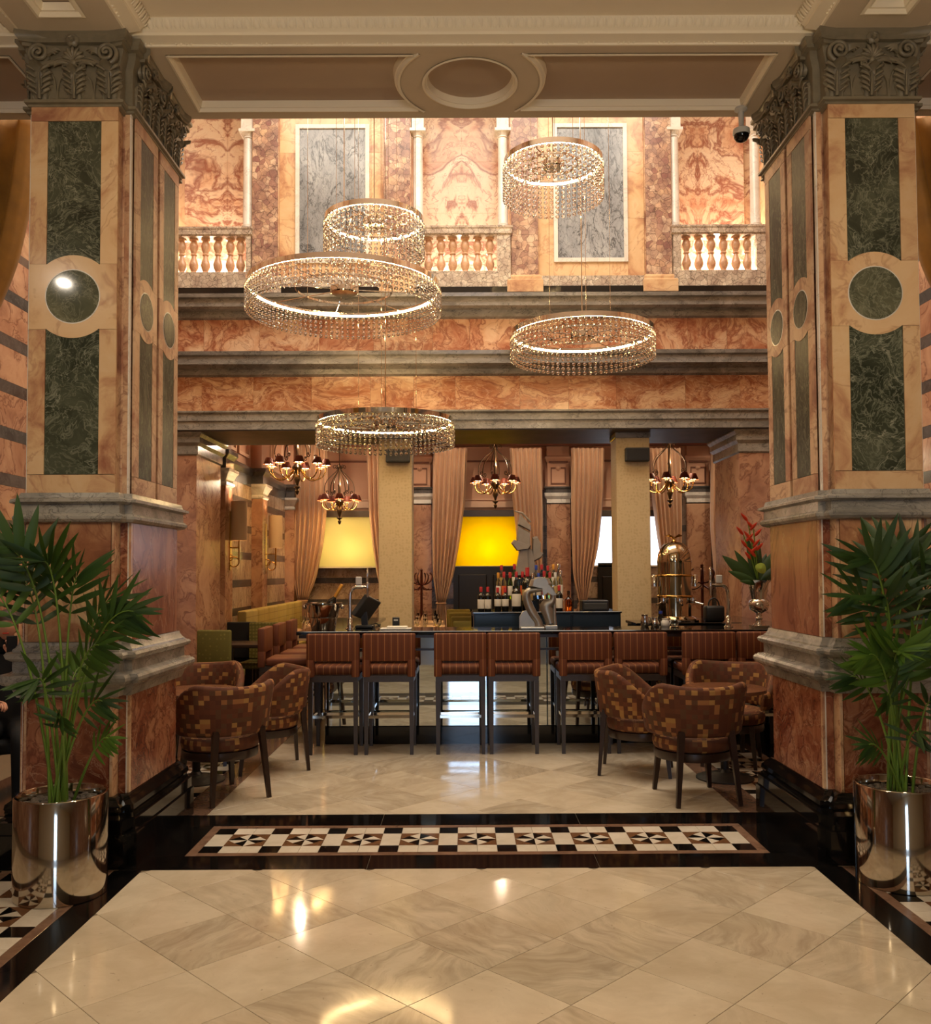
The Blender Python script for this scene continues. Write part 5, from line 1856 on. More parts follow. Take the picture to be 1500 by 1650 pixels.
def frond(t, p0, p1, p2, n, ln, start=.5, mesh=0, droop=.25, spread=1.0, rg=None):
    pts = bez(p0, p1, p2, 18)
    L = len(pts)
    fr = MB().tube(pts, [.0075 * (1 - .75 * i / (L - 1)) + .001 for i in range(L)], 6).build('frond', M['stem'], t, smooth=60)
    face = Vector((rg.uniform(-.7, .7), -1, rg.uniform(.1, .6)))
    for i in range(n):
        q = start + (1 - start) * i / (n - 1)
        f = q * (L - 1)
        k = min(int(f), L - 2)
        pos = pts[k].lerp(pts[k + 1], f - k)
        tan = (pts[k + 1] - pts[k]).normalized()
        side = tan.cross(face)
        side.normalize()
        u = i / (n - 1)
        length = ln * (0.55 + .75 * math.sin(PI * (.18 + .72 * u))) * rg.uniform(.85, 1.1)
        for s in (-1, 1):
            ang = (1.05 - .75 * u) * spread
            d = tan * math.cos(ang) + side * (s * math.sin(ang)) + Vector((0, 0, -droop * (1 - .4 * u) + rg.uniform(-.08, .08)))
            mt = Matrix.Translation(pos) @ basis(d, face + side * s * .35) @ Matrix.Diagonal((length, length * .95, length, 1))
            obj('leaflet', LEAF[mesh], fr, mw=mt)
    d = (pts[-1] - pts[-2]).normalized()
    obj('leaflet', LEAF[mesh], fr, mw=Matrix.Translation(pts[-1]) @ basis(d, face) @ Matrix.Diagonal((ln * .8, ln * .8, ln * .8, 1)))


def palm(cpx, label, fronds, seed, Yc=4.72):
    rg = random.Random(seed)
    base = Vector((PX(cpx, Yc, 1400), Yc, 0))
    t = thing('potted_palm', label, 'potted palm', base, group='potted palms in steel planters')
    R_ = .228
    H = .515
    MB().lathe([(.01, 0), (R_ - .004, 0), (R_, .004), (R_, H - .006), (R_ - .004, H), (R_ - .012, H), (R_ - .016, H - .006), (R_ - .016, H - .07), (.01, H - .07)], 64).build('planter', M['steel'], t, smooth=35)
    m = MB()
    for k in range(230):
        a = rg.uniform(0, 2 * PI); r = math.sqrt(rg.random()) * (R_ - .035)
        sz = rg.uniform(.011, .021)
        m.lathe([(.3 * sz, -.5 * sz), (sz, -.1 * sz), (.8 * sz, .35 * sz), (.2 * sz, .55 * sz)], 6, (r * math.cos(a), r * math.sin(a), H - .058 + rg.uniform(0, .012)), sx=rg.uniform(.8, 1.5))
    o = m.build('pebbles', M['pebble'], t)
    o['kind'] = 'stuff'
    for (ex, ey, dy, cx_, cz_, n, ln, st, ms, dr) in fronds:
        e = P(ex, ey, Yc + dy) - base
        p0 = Vector((rg.uniform(-.05, .05), rg.uniform(-.05, .05), H - .07))
        c = Vector((p0.x + (e.x - p0.x) * cx_, p0.y + (e.y - p0.y) * cx_, p0.z + (e.z - p0.z) * cz_))
        frond(t, p0, c, e, n, ln * .82, st, ms, dr if dr < .12 else dr + .08, rg=rg)
    return t


M['pebble'] = plain('grey_pebbles', (92, 84, 74), .5, var=.5, vs=40)
palm(98, 'tall green palm in steel planter before the left pier', [
    (70, 905, -.10, .30, 1.02, 9, .30, .60, 0, .05), (10, 880, -.15, .25, .95, 8, .30, .62, 0, .05), (125, 930, .05, .3, 1.0, 8, .26, .6, 2, .15),
    (185, 965, .0, .35, 1.0, 9, .26, .58, 0, .25), (215, 985, -.1, .35, 1.05, 9, .24, .6, 2, .35), (160, 1040, -.2, .5, 1.05, 8, .22, .6, 0, .4),
    (-30, 930, -.1, .4, .9, 8, .26, .6, 1, .05), (130, 1075, .1, .3, 1.0, 8, .20, .55, 1, .2),
    (60, 1095, -.15, .6, 1.1, 7, .20, .6, 0, .5), (165, 1130, -.1, .6, 1.1, 7, .18, .55, 2, .4), (175, 1190, -.1, .7, 1.1, 7, .15, .5, 1, .3), (95, 1150, -.2, .4, 1.0, 6, .16, .6, 0, .5), (35, 930, .1, .2, .9, 8, .24, .6, 2, .1)], 5)
palm(1452, 'tall green palm in steel planter before the right pier', [
    (1400, 900, -.1, .3, 1.0, 9, .30, .6, 2, .05), (1450, 890, .05, .3, 1.0, 9, .28, .6, 0, .05), (1485, 900, -.1, .25, 1.0, 9, .28, .6, 2, .05),
    (1372, 960, -.1, .35, 1.02, 9, .24, .6, 2, .3), (1425, 960, -.2, .3, 1.0, 8, .24, .6, 2, .3), (1520, 930, -.05, .3, 1.0, 9, .30, .6, 2, .2),
    (1400, 1055, -.15, .35, 1.05, 14, .24, .52, 1, .12), (1450, 1050, -.15, .3, 1.05, 14, .24, .52, 1, .1), (1500, 1050, -.1, .4, 1.05, 12, .24, .52, 1, .15),
    (1370, 1090, .0, .5, 1.05, 7, .20, .6, 2, .35), (1490, 980, .1, .4, 1.0, 8, .24, .6, 2, .4), (1430, 1120, -.2, .4, 1.1, 6, .16, .6, 0, .5), (1500, 1130, -.15, .5, 1.0, 6, .18, .6, 0, .5), (1400, 1200, -.1, .6, 1.1, 7, .16, .55, 0, .5), (1480, 1180, -.2, .5, 1.1, 6, .16, .55, 2, .5)], 8, 4.83)

# ------------------------------------------------------------------ curtains
def curtain(name, label, mat, L, R_, Y, nf, amp, z_floor=0.02, group=None, tie=True, low=None, cat='curtain'):
    """L, R_: px edge polylines (same rows) from the top to the tie; folds nf"""
    rows = []
    def interp(pl, y):
        for (xa, ya), (xb, yb) in zip(pl, pl[1:]):
            if ya <= y <= yb:
                return xa + (xb - xa) * (y - ya) / (yb - ya)
        return pl[-1][0] if y > pl[-1][1] else pl[0][0]
    y0, y1 = L[0][1], L[-1][1]
    n = 26
    per = 10
    cols = nf * per
    P0 = None
    for i in range(n + 1):
        y = y0 + (y1 - y0) * i / n
        a, b = P(interp(L, y), y, Y), P(interp(R_, y), y, Y)
        rows.append((a, b))
    # soften the polyline corners
    for _ in range(2):
        rows = [rows[0]] + [((rows[i - 1][0] + rows[i][0] * 2 + rows[i + 1][0]) / 4, (rows[i - 1][1] + rows[i][1] * 2 + rows[i + 1][1]) / 4) for i in range(1, n)] + [rows[-1]]
    base = Vector(((rows[0][0].x + rows[0][1].x) / 2, Y, z_floor))
    t = thing(name, label, cat, base, group=group)
    m = MB()
    mm = []
    w0 = (rows[0][1] - rows[0][0]).length
    def ring(a, b, am):
        r = []
        for j in range(cols + 1):
            u = j / cols
            ph = u * nf * 2 * PI
            p = a.lerp(b, u)
            r.append((p.x - base.x + math.sin(ph * 1.0) * .0, p.y - base.y + am * (math.cos(ph) + .25 * math.cos(ph * 2.3 + 1)), p.z - base.z))
        return r
    for a, b in rows:
        w = (b - a).length
        am = amp * (0.75 + .25 * min(1.6, w0 / max(w, .05)))
        mm.append(ring(a, b, am))
    m.rings(mm, closed=False, cap=False)
    front = m.build('drape', mat, t, smooth=180)
    md = front.modifiers.new('thick', 'SOLIDIFY'); md.thickness = .006
    if tie:
        a, b = rows[-1]
        c = (a + b) / 2
        w = (b - a).length
        lo = MB()
        lrows = []
        for i in range(9):
            q = i / 8
            sp = 1.0 + .5 * math.sin(min(1, q * 2) * PI / 2)
            z = a.z + (z_floor - a.z) * q
            aa = Vector((c.x - w / 2 * sp, c.y, z)); bb_ = Vector((c.x + w / 2 * sp, c.y, z))
            lrows.append(ring(aa, bb_, amp * .9))
        lo.rings(lrows, closed=False, cap=False)
        o = lo.build('lower_drape', mat, t, smooth=180)
        md = o.modifiers.new('thick', 'SOLIDIFY'); md.thickness = .006
        MB().tube([(c.x - base.x + (w / 2 + .015) * math.cos(k * 2 * PI / 16), (amp + .03) * math.sin(k * 2 * PI / 16), c.z - base.z) for k in range(16)], .014, 6, loop=True).build('tieback', mat, t, smooth=60)
    return t


CY = Y_B - .48
cur = [
    ('left', 'cream blind', [(476, 716), (472, 850), (470, 930), (480, 968)], [(526, 716), (528, 800), (520, 880), (508, 935), (494, 968)]),
    ('right', 'cream blind', [(590, 716), (594, 830), (601, 890), (608, 935), (618, 968)], [(640, 716), (640, 850), (638, 930), (630, 968)]),
    ('left', 'yellow blind', [(698, 722), (696, 850), (697, 930), (704, 972)], [(753, 722), (750, 800), (741, 870), (730, 930), (717, 972)]),
    ('right', 'yellow blind', [(821, 722), (824, 790), (831, 850), (839, 920), (850, 972)], [(873, 722), (875, 850), (874, 930), (862, 972)]),
    ('left', 'bright white window', [(920, 722), (921, 850), (924, 930), (934, 972)], [(974, 722), (973, 800), (965, 880), (953, 935), (945, 972)]),
    ('right', 'bright white window', [(1046, 722), (1051, 800), (1060, 870), (1072, 930), (1084, 972)], [(1098, 722), (1100, 850), (1099, 930), (1095, 972)]),
]
for side, what, L, R_ in cur:
    curtain('curtain', 'pale pink pleated curtain tied back on the %s of the %s' % (side, what), M['drape'], L, R_, CY, 7, .05, group='restaurant curtains')
curtain('curtain', 'pale pink pleated curtain, rightmost of the far wall, by the flower vase', M['drape'], [(1146, 722), (1145, 850), (1152, 930), (1160, 972)], [(1184, 722), (1186, 850), (1184, 900), (1178, 972)], CY, 6, .05, group='restaurant curtains')
curtain('velvet_curtain', 'swagged gold velvet curtain left of the left pier', M['gold_velvet'], [(-190, 186), (-190, 330), (-190, 430), (-170, 560), (-150, 700)], [(62, 186), (48, 300), (22, 420), (-30, 540), (-120, 700)], 6.42, 6, .06, tie=False, group='gold velvet curtains')
curtain('velvet_curtain', 'swagged gold velvet curtain right of the right pier', M['gold_velvet'], [(1440, 186), (1462, 300), (1490, 420), (1550, 540), (1640, 700)], [(1700, 186), (1700, 330), (1700, 430), (1690, 560), (1680, 700)], 6.42, 6, .06, tie=False, group='gold velvet curtains')

# ------------------------------------------------------------------ things on the bar
def at(px, py, Y):
    return P(px, py, Y)


# champagne bucket and bottle
YB_ = 8.72
bx_ = PX(521, YB_, 1000)
t = thing('ice_bucket', 'polished steel ice bucket standing on the bar', 'ice bucket', (bx_, YB_, BZ))
hb = PZ(970, YB_) - BZ
MB().lathe([(.115, 0), (.118, .01), (.135, hb * .45), (.138, hb * .46), (.140, hb * .48), (.168, hb - .02), (.182, hb - .008), (.182, hb), (.168, hb), (.16, hb - .02), (.11, .02), (.01, .02)], 40).build('pail', M['steel'], t, smooth=35)
for s in (-1, 1):
    MB().lathe([(.01, 0), (.022, .008), (.024, .02), (.016, .034), (.004, .038)], 12, mat=Matrix.Translation((s * .165, 0, hb - .04)) @ Matrix.Rotation(s * PI / 2, 4, 'Y')).build('knob', M['steel'], t, smooth=60)


def bottle_mesh_profile(h, r, neck=.014, sh=.62):
    return [(.004, 0), (r * .92, 0), (r, .006), (r, h * sh), (r * .92, h * (sh + .05)), (r * .55, h * (sh + .11)), (neck, h * (sh + .17)), (neck, h * .97), (neck + .003, h * .975), (neck + .003, h), (.004, h)]


def bottle(name, label, loc, h, r, glass_m, cap_m, label_m=None, lz=(.18, .45), group='bottles on the back bar', rot=None, neck=.014, sh=.62, capfrac=.8):
    t = thing(name, label, 'bottle', loc, group=group)
    if rot is not None:
        t.rotation_euler = rot
    MB().lathe(bottle_mesh_profile(h, r, neck, sh), 18).build('glass', glass_m, t, smooth=40)
    MB().lathe([(neck + .003, h * capfrac), (neck + .0035, h), (neck + .001, h + .003), (.002, h + .004)], 12).build('cap', cap_m, t, smooth=50)
    if label_m:
        MB().lathe([(r + .0008, h * lz[0]), (r + .0012, h * lz[0] + .002), (r + .0012, h * lz[1] - .002), (r + .0008, h * lz[1])], 18, cap=False).build('paper_label', label_m, t, smooth=50)
    return t


bottle('champagne_bottle', 'green champagne bottle with gold foil neck leaning in the ice bucket', (bx_ - .02, YB_, BZ + .085), .40, .046, M['b_dark'], M['gold_foil'], None, group=None, rot=(0, .52, 0), capfrac=.66, sh=.5)


# beer taps
def tap(px0, px1, Y, flip, label):
    xa, xb = PX(px0, Y, 960), PX(px1, Y, 960)
    t = thing('beer_tap', label, 'beer tap', (xa, Y, BZ), group='chrome beer taps')
    s = 1 if xb > xa else -1
    ht = PZ(945, Y) - BZ
    ln = abs(xb - xa)
    m = MB()
    m.tube([(0, 0, .0), (0, 0, ht * .72)] + bez((0, 0, ht * .76), (0, 0, ht), (s * .07, 0, ht), 8) + [(s * ln * .75, 0, ht)], .017, 12)
    m.build('column', M['chrome'], t, smooth=60)
    MB().lathe([(.045, 0), (.045, .008), (.03, .014), (.026, .10), (.018, .11)], 18).build('base', M['chrome'], t, smooth=40)
    m = MB(); m.tube([(s * ln * .55, 0, ht), (s * ln, 0, ht + .004)], .012, 10)
    m.lathe([(.010, -.10), (.012, -.06), (.016, -.02), (.018, .02), (.012, .05)], 12, (s * ln, 0, ht))
    m.build('faucet', M['chrome'], t, smooth=50)
    MB().lathe([(.008, .05), (.012, .06), (.014, .12), (.010, .17), (.004, .18)], 12, (s * ln, 0, ht)).build('handle', M['chrome'], t, smooth=50)
    MB().rbox(s * ln * .5 - .03, s * ln * .5 + .03, -.012, .012, ht + .02, ht + .10, .006, 1).build('tap_badge', M['plastic_white'], t)
    for q in (-.025, .025):
        MB().tube([(s * ln * .5 + q, 0, ht), (s * ln * .5 + q, 0, ht + .03)], .006, 6).build('badge_pin', M['chrome'], t)


tap(564, 592, 8.82, False, 'chrome beer tap on the left part of the bar')
tap(1173, 1145, 8.82, True, 'chrome beer tap on the right part of the bar')

# till
t = thing('till', 'black touch screen till on the left of the bar, seen from behind', 'till', (PX(588, 8.97, 1000), 8.97, BZ))
MB().rbox(-.09, .09, -.09, .09, 0, .03, .008, 1).build('base', M['matte_black'], t)
MB().bar((0, 0, .03), (-.01, .0, .16), .06).build('stand', M['matte_black'], t)
MB().rbox(-.16, .16, -.03, .02, -.12, .12, .012, 2, mat=Matrix.Translation((.01, 0, .20)) @ Matrix.Rotation(.62, 4, 'Y') @ Matrix.Rotation(1.15, 4, 'Z')).build('screen', M['speaker'], t)
MB().tube(bez((.05, .05, .02), (.12, .1, .06), (.14, .02, .01), 10), .006, 6).build('cable', M['matte_black'], t)

t = thing('card_holder', 'small black menu holder on the bar before the left column', 'menu holder', (PX(638, 8.95, 1005), 8.95, BZ))
MB().rbox(-.035, .035, -.01, .01, .02, .105, .004, 1).build('card', M['matte_black'], t)
MB().box(-.02, .02, -.012, -.0095, .07, .085).build('card_print', M['plastic_white'], t)
MB().rbox(-.04, .04, -.025, .025, 0, .02, .004, 1).build('foot', M['matte_black'], t)
t = thing('tray', 'pale low tray on the bar beside the left column', 'tray', (PX(640, 8.75, 1010), 8.75, BZ))
MB().rbox(-.16, .14, -.09, .09, 0, .012, .004, 1).build('base', M['plastic_white'], t)
MB().rbox(-.10, .10, -.06, .06, .012, .03, .006, 1).build('napkins', M['paper'], t)

# abstract sculpture on the bar
Ys = 8.70
sx0 = PX(866, Ys, 1000)
k = 1450.0 / Ys
def sp(px, py):
    return ((px - 866) / k, (1016.5 - py) / k)
t = thing('abstract_sculpture', 'grey metal abstract sculpture with bent limb on the bar', 'sculpture', (sx0, Ys, BZ))
def ribbon(pts, wid, dep, name, mat=None):
    """pts px polyline with widths (px) -> thick curved limb"""
    m = MB()
    C = []
    P2 = [Vector((sp(*p)[0], 0, sp(*p)[1])) for p in pts]
    # smooth
    cr = []
    for i in range(len(P2) - 1):
        p0, p1, p2, p3 = P2[max(i - 1, 0)], P2[i], P2[i + 1], P2[min(i + 2, len(P2) - 1)]
        w1, w2 = wid[i], wid[i + 1]
        for q in range(6):
            u = q / 6
            cr.append((.5 * ((2 * p1) + (p2 - p0) * u + (2 * p0 - 5 * p1 + 4 * p2 - p3) * u * u + (3 * p1 - p0 - 3 * p2 + p3) * u ** 3), w1 + (w2 - w1) * u))
    cr.append((P2[-1], wid[-1]))
    rs = []
    for i, (p, w) in enumerate(cr):
        tn = (cr[min(i + 1, len(cr) - 1)][0] - cr[max(i - 1, 0)][0]).normalized()
        nn = Vector((tn.z, 0, -tn.x))
        w = w / k / 2
        rs.append([p + nn * (w * math.cos(a)) + Vector((0, dep * math.sin(a), 0)) for a in [q * 2 * PI / 12 for q in range(12)]])
    m.rings(rs)
    return m.build(name, mat or M['sculpt'], t, smooth=60)


ribbon([(884, 952), (868, 953), (852, 956), (849, 968), (856, 988), (866, 1004), (868, 1012)], [7, 9, 11, 13, 15, 13, 16], .05, 'bent_limb')
ribbon([(891, 958), (890, 972), (881, 980), (884, 996), (887, 1008)], [7, 12, 22, 18, 15], .045, 'draped_limb')
ribbon([(890, 950), (893, 965), (893, 990), (894, 1010)], [6, 5, 5, 7], .03, 'side_strut')
m = MB()
pl = [sp(*q) for q in ((853, 948), (856, 938), (869, 933), (884, 936), (889, 944), (886, 952), (868, 951))]
m.rings([[(x, -.055, z) for x, z in pl], [(x * .7 + .005, -.085, z * .96 + .018) for x, z in pl]])
m.rings([[(x, .055, z) for x, z in pl], [(x, -.055, z) for x, z in pl]])
m.build('faceted_cap', M['sculpt'], t)
m = MB()
pl = [sp(*q) for q in ((873, 950), (884, 946), (896, 962), (889, 963), (882, 958), (874, 964))]
m.rings([[(x, -.09, z) for x, z in pl], [(x, -.065, z) for x, z in pl]])
m.build('folded_plate', M['sculpt'], t)
m = MB()
pl = [sp(*q) for q in ((837, 1016), (837, 998), (842, 989), (851, 986), (861, 994), (866, 1016))]
m.rings([[(x, -.02, z) for x, z in pl], [(x, .05, z) for x, z in pl]])
m.build('rear_plate', M['sculpt'], t)
MB().rbox(sp(838, 0)[0], sp(876, 0)[0], -.10, .08, 0, .022, .004, 1).build('base', M['sculpt'], t)
MB().rbox(sp(877, 0)[0], sp(897, 0)[0], -.08, .06, 0, .035, .004, 1).build('base', M['sculpt'], t)

# tall draped sculpture behind the bottles
Ys = 10.75
k = 1450.0 / Ys
zb_ = PZ(930, Ys)
t = thing('draped_sculpture', 'tall dull metal draped sculpture rising behind the bottles', 'sculpture', (PX(852, Ys, 900), Ys, BBZ))
def s2(px, py):
    return ((px - 852) / k, PZ(py, Ys) - BBZ)
def facet(pl, y0, y1, name, taper=.85, mat=None):
    pts = [s2(*q) for q in pl]
    cx_ = sum(p[0] for p in pts) / len(pts); cz_ = sum(p[1] for p in pts) / len(pts)
    m = MB()
    m.rings([[(cx_ + (x - cx_) * taper, y0, cz_ + (z - cz_) * taper) for x, z in pts], [(x, (y0 + y1) / 2, z) for x, z in pts], [(cx_ + (x - cx_) * taper, y1, cz_ + (z - cz_) * taper) for x, z in pts]])
    return m.build(name, mat or M['sculpt_dull'], t)
facet([(828, 932), (838, 880), (850, 872), (852, 930)], -.08, .08, 'left_drape')
facet([(846, 932), (849, 880), (858, 886), (866, 932)], -.05, .08, 'middle_drape')
facet([(834, 846), (854, 858), (855, 884), (848, 888), (836, 888), (832, 868)], -.09, .09, 'torso')
facet([(838, 828), (856, 848), (855, 857), (834, 846)], -.07, .07, 'hood', .8)
facet([(823, 876), (828, 870), (856, 880), (852, 886), (832, 888)], -.11, .02, 'arm_fold')
facet([(858, 866), (866, 864), (872, 876), (871, 890), (876, 893), (872, 900), (857, 908)], -.04, .10, 'right_fold')
m = MB(); m.tube([(s2(830, 824)[0], 0, s2(0, 824)[1]), (s2(842, 826)[0], 0, s2(0, 827)[1]), (s2(856, 842)[0], 0, s2(0, 842)[1])], [.008, .014, .010], 8)
m.build('rod', M['sculpt_dull'], t)
facet([(826, 932), (868, 932), (868, 986), (826, 986)], -.06, .06, 'pedestal', .95, M['navy'])

# bottles: front row on the unit, rear row on a clear stepped riser
rz1, rz2 = PZ(966, 10.5), PZ(950, 10.7)
t = thing('bottle_riser', 'clear two step bottle riser on the back bar', 'display riser', (PX(852, 10.5), 10.5, BBZ))
def clear_box(x0, x1, y0, y1, z, name='step'):
    MB().rbox(x0, x1, y0, y1, z - .012, z, .003, 1).build(name, M['glass'], t)
    for xx in (x0 + .02, x1 - .02):
        MB().box(xx - .006, xx + .006, y0 + .01, y1 - .01, 0, z - .012).build('riser_support', M['chrome'], t)
x0r, x1r = PX(800, 10.5) - PX(852, 10.5), PX(908, 10.5) - PX(852, 10.5)
clear_box(x0r, x1r, -.06, .07, rz1 - BBZ)
clear_box(x0r, x1r, .075, .15, rz2 - BBZ)
WN = lambda i: M['b_dark']
front_b = [
    (775, 985, 946, 'w', 'dark wine bottle with white label and foil top, leftmost on the back bar'),
    (786, 985, 946, 'w', 'dark wine bottle with white label and red foil, second on the back bar'),
    (802, 986, 948, 'w2', 'dark wine bottle with wide cream label, left of the paired labels'),
    (814, 986, 948, 'w2', 'dark wine bottle with wide cream label, right of the paired labels'),
    (832, 986, 935, 'ch', 'large dark bottle with long cream label left of the magnum'),
    (850, 986, 916, 'mag', 'tall dark magnum bottle with red top behind the bent sculpture'),
    (901, 986, 945, 'w', 'dark wine bottle with white label right of the bent sculpture'),
    (916, 985, 953, 'am', 'short amber spirit bottle, rightmost on the back bar'),
]
for px, yb, yt, kd, lab in front_b:
    Yb = 10.22
    h = (yb - yt) / 1450.0 * Yb
    loc = (PX(px, Yb, 970), Yb, BBZ)
    if kd == 'am':
        bottle('spirit_bottle', lab, loc, h, .042, M['b_amber'], M['b_clear'], None, sh=.55)
    elif kd == 'mag':
        bottle('wine_bottle', lab, loc, h, .062, M['b_dark'], M['red_cap'], M['label_tan'], (.25, .5), neck=.02)
    elif kd == 'ch':
        bottle('wine_bottle', lab, loc, h, .052, M['b_dark'], M['b_dark'], M['paper'], (.16, .55), sh=.58)
    else:
        bottle('wine_bottle', lab, loc, h, .038, M['b_dark'], M['red_cap'], M['paper'], (.12, .50) if kd == 'w' else (.22, .52))
rg = random.Random(3)
rear_b = [(803, 'b_clear', 'paper', 'gold_foil'), (812, 'b_clear', 'label_orange', 'red_cap'), (822, 'b_green', 'paper', 'red_cap'), (832, 'b_blue', None, 'red_cap'), (842, 'b_clear', 'label_orange', 'red_cap'),
          (858, 'b_clear', 'paper', 'chrome'), (868, 'b_blue', 'paper', 'navy_cap'), (877, 'b_clear', 'red_cap', 'red_cap'), (886, 'b_green', 'label_tan', 'red_cap'), (895, 'b_clear', 'label_tan', 'plastic_white'), (903, 'b_clear', 'paper', 'chrome')]
cn = {'b_clear': 'clear', 'b_green': 'green', 'b_blue': 'pale blue'}
on = ['first', 'second', 'third', 'fourth', 'fifth', 'sixth', 'seventh', 'eighth', 'ninth', 'tenth', 'eleventh']
for i, (px, gm, lm, cm) in enumerate(rear_b):
    Yb = 10.505
    h = .30 + .03 * rg.random()
    bottle('spirit_bottle', '%s spirit bottle on the clear riser, %s from the left' % (cn[gm], on[i]), (PX(px, Yb, 950), Yb, rz1), h, .029, M[gm], M[cm], M[lm] if lm else None, (.15, .5), group='spirit bottles on the riser')
for i, px in enumerate((808, 829, 864, 873, 883, 892, 900)):
    Yb = 10.62
    gm = ['b_clear', 'b_green', 'b_clear', 'b_blue', 'b_green', 'b_clear', 'b_clear'][i]
    bottle('spirit_bottle', '%s spirit bottle on the top step of the riser, %s from the left' % (cn[gm], on[i]), (PX(px, Yb, 940), Yb, rz2), .27 + .03 * rg.random(), .028, M[gm], M[['red_cap', 'red_cap', 'navy_cap', 'red_cap', 'red_cap', 'gold_foil', 'chrome'][i]], M['paper'] if i % 2 else M['label_tan'], (.15, .5), group='spirit bottles on the top step')

# cash drawer and ice well at the right end of the back bar
t = thing('cash_drawer', 'black metal box on the right end of the back bar', 'box', (PX(958, 10.2), 10.25, BBZ))
MB().rbox(-.15, .15, -.10, .14, .0, .12, .008, 1).build('case', M['matte_black'], t)
MB().rbox(-.13, .13, -.108, -.098, .02, .09, .004, 1).build('drawer_front', M['speaker'], t)

# coffee machine with domed top
Yc = 9.75
t = thing('espresso_machine', 'tall domed brass and chrome espresso machine with eagle finial', 'coffee machine', (PX(1087, Yc, 950), Yc, 0))
zt_ = PZ(872, Yc); zc = PZ(1000, Yc)
t.location.z = zc - .02
H = zt_ - zc
r = 27 / 1450.0 * Yc
MB().lathe([(r * 1.25, 0), (r * 1.25, .03), (r * 1.1, .05), (r, .06), (r, H * .72), (r * 1.02, H * .74), (r * 1.02, H * .76)], 32).build('body', M['brass_chrome'], t, smooth=35)
MB().lathe([(r, H * .76), (r * .97, H * .84), (r * .82, H * .92), (r * .55, H * .98), (r * .2, H * 1.0), (.015, H * 1.01)], 32).build('dome', M['brass_chrome'], t, smooth=60)
MB().lathe([(.02, H), (.028, H + .012), (.014, H + .03), (.02, H + .045), (.004, H + .06)], 12).build('finial', M['brass'], t, smooth=60)
m = MB()
for s in (-1, 1):
    m.rings([[(0, -.01, H + .05), (s * .05, -.012, H + .085), (s * .09, -.006, H + .07)], [(0, .01, H + .03), (s * .05, .01, H + .055), (s * .09, .006, H + .062)]], closed=False, cap=False)
m.build('eagle_wings', M['brass'], t)
for z in (H * .30, H * .56):
    MB().lathe([(r * 1.03, z), (r * 1.06, z + .008), (r * 1.06, z + .02), (r * 1.03, z + .028)], 32, cap=False).build('band', M['brass'], t, smooth=40)
for a in (-2.4, -1.57, -.7):
    c, s = math.cos(a), math.sin(a)
    m = MB(); m.lathe([(.03, -.03), (.034, 0), (.03, .03)], 14, (c * (r + .03), s * (r + .03), H * .27))
    m.tube([(c * (r + .04), s * (r + .04), H * .25), (c * (r + .15), s * (r + .15), H * .22)], .012, 8)
    m.build('group_handle', M['chrome'], t, smooth=50)
for s in (-1, 1):
    MB().lathe([(.03, 0), (.03, .12), (.026, .125)], 16, (s * (r + .04), 0, H * .44)).build('side_cup', M['chrome'], t, smooth=40)
MB().lathe([(r * .95, -.0), (r * 1.4, -.0), (r * 1.4, .02), (r * .95, .02)], 28).build('drip_tray', M['steel'], t)
hcab = t.location.z
t2 = thing('coffee_cabinet', 'black cabinet under the espresso machine', 'cabinet', (PX(1087, Yc, 950), Yc, 0))
MB().box(-.45, .62, -.25, .35, 0, hcab - .03).build('body', M['matte_black'], t2)
MB().rbox(-.47, .64, -.27, .37, hcab - .03, hcab, .004, 1).build('top', M['gloss_black'], t2)

# jars, cups and clutter on the right of the bar
for i, (px, w, h, mt, lab) in enumerate(((1040, .042, .12, 'chrome', 'small chrome milk jug on the bar near the right column'), (1056, .042, .09, 'chrome', 'shorter chrome jug beside the milk jug on the bar'), (1073, .042, .08, 'paper', 'white ceramic sugar pot on the bar'), (1088, .04, .07, 'b_clear', 'clear glass tumbler on the bar below the espresso machine'))):
    t = thing('bar_jug', lab, 'jug', (PX(px, 8.9, 1008), 8.93, BZ))
    MB().lathe([(w * .8, 0), (w, .01), (w * .95, h * .6), (w * .7, h * .85), (w * .8, h), (w * .72, h), (w * .6, h * .85), (w * .8, .015), (.005, .012)], 20).build('body', M[mt], t, smooth=45)
    if i < 3:
        MB().tube(bez((w * .9, 0, h * .75), (w * 1.7, 0, h * .8), (w * .95, 0, h * .25), 8), .006, 6).build('handle', M[mt], t, smooth=60)
t = thing('blue_cap_bottle', 'clear bottle with blue cap standing on the bar', 'bottle', (PX(1065, 9.0, 1000), 9.01, BZ))
MB().lathe([(.03, 0), (.03, .09), (.016, .115), (.014, .13)], 16).build('glass', M['b_clear'], t, smooth=40)
MB().lathe([(.019, .125), (.019, .15), (.004, .152)], 14).build('cap', M['navy_cap'], t, smooth=40)
t = thing('black_bag', 'black leather bag on the counter right of the espresso machine', 'bag', (PX(1150, 9.68, 990), 9.68, hcab))
MB().rbox(-.10, .10, -.08, .08, 0, .17, .025, 2).build('body', M['matte_black'], t, smooth=50)
MB().tube(bez((-.06, 0, .165), (-.05, 0, .28), (.05, 0, .28), 10, (.06, 0, .165)), .008, 6).build('handle', M['matte_black'], t, smooth=60)
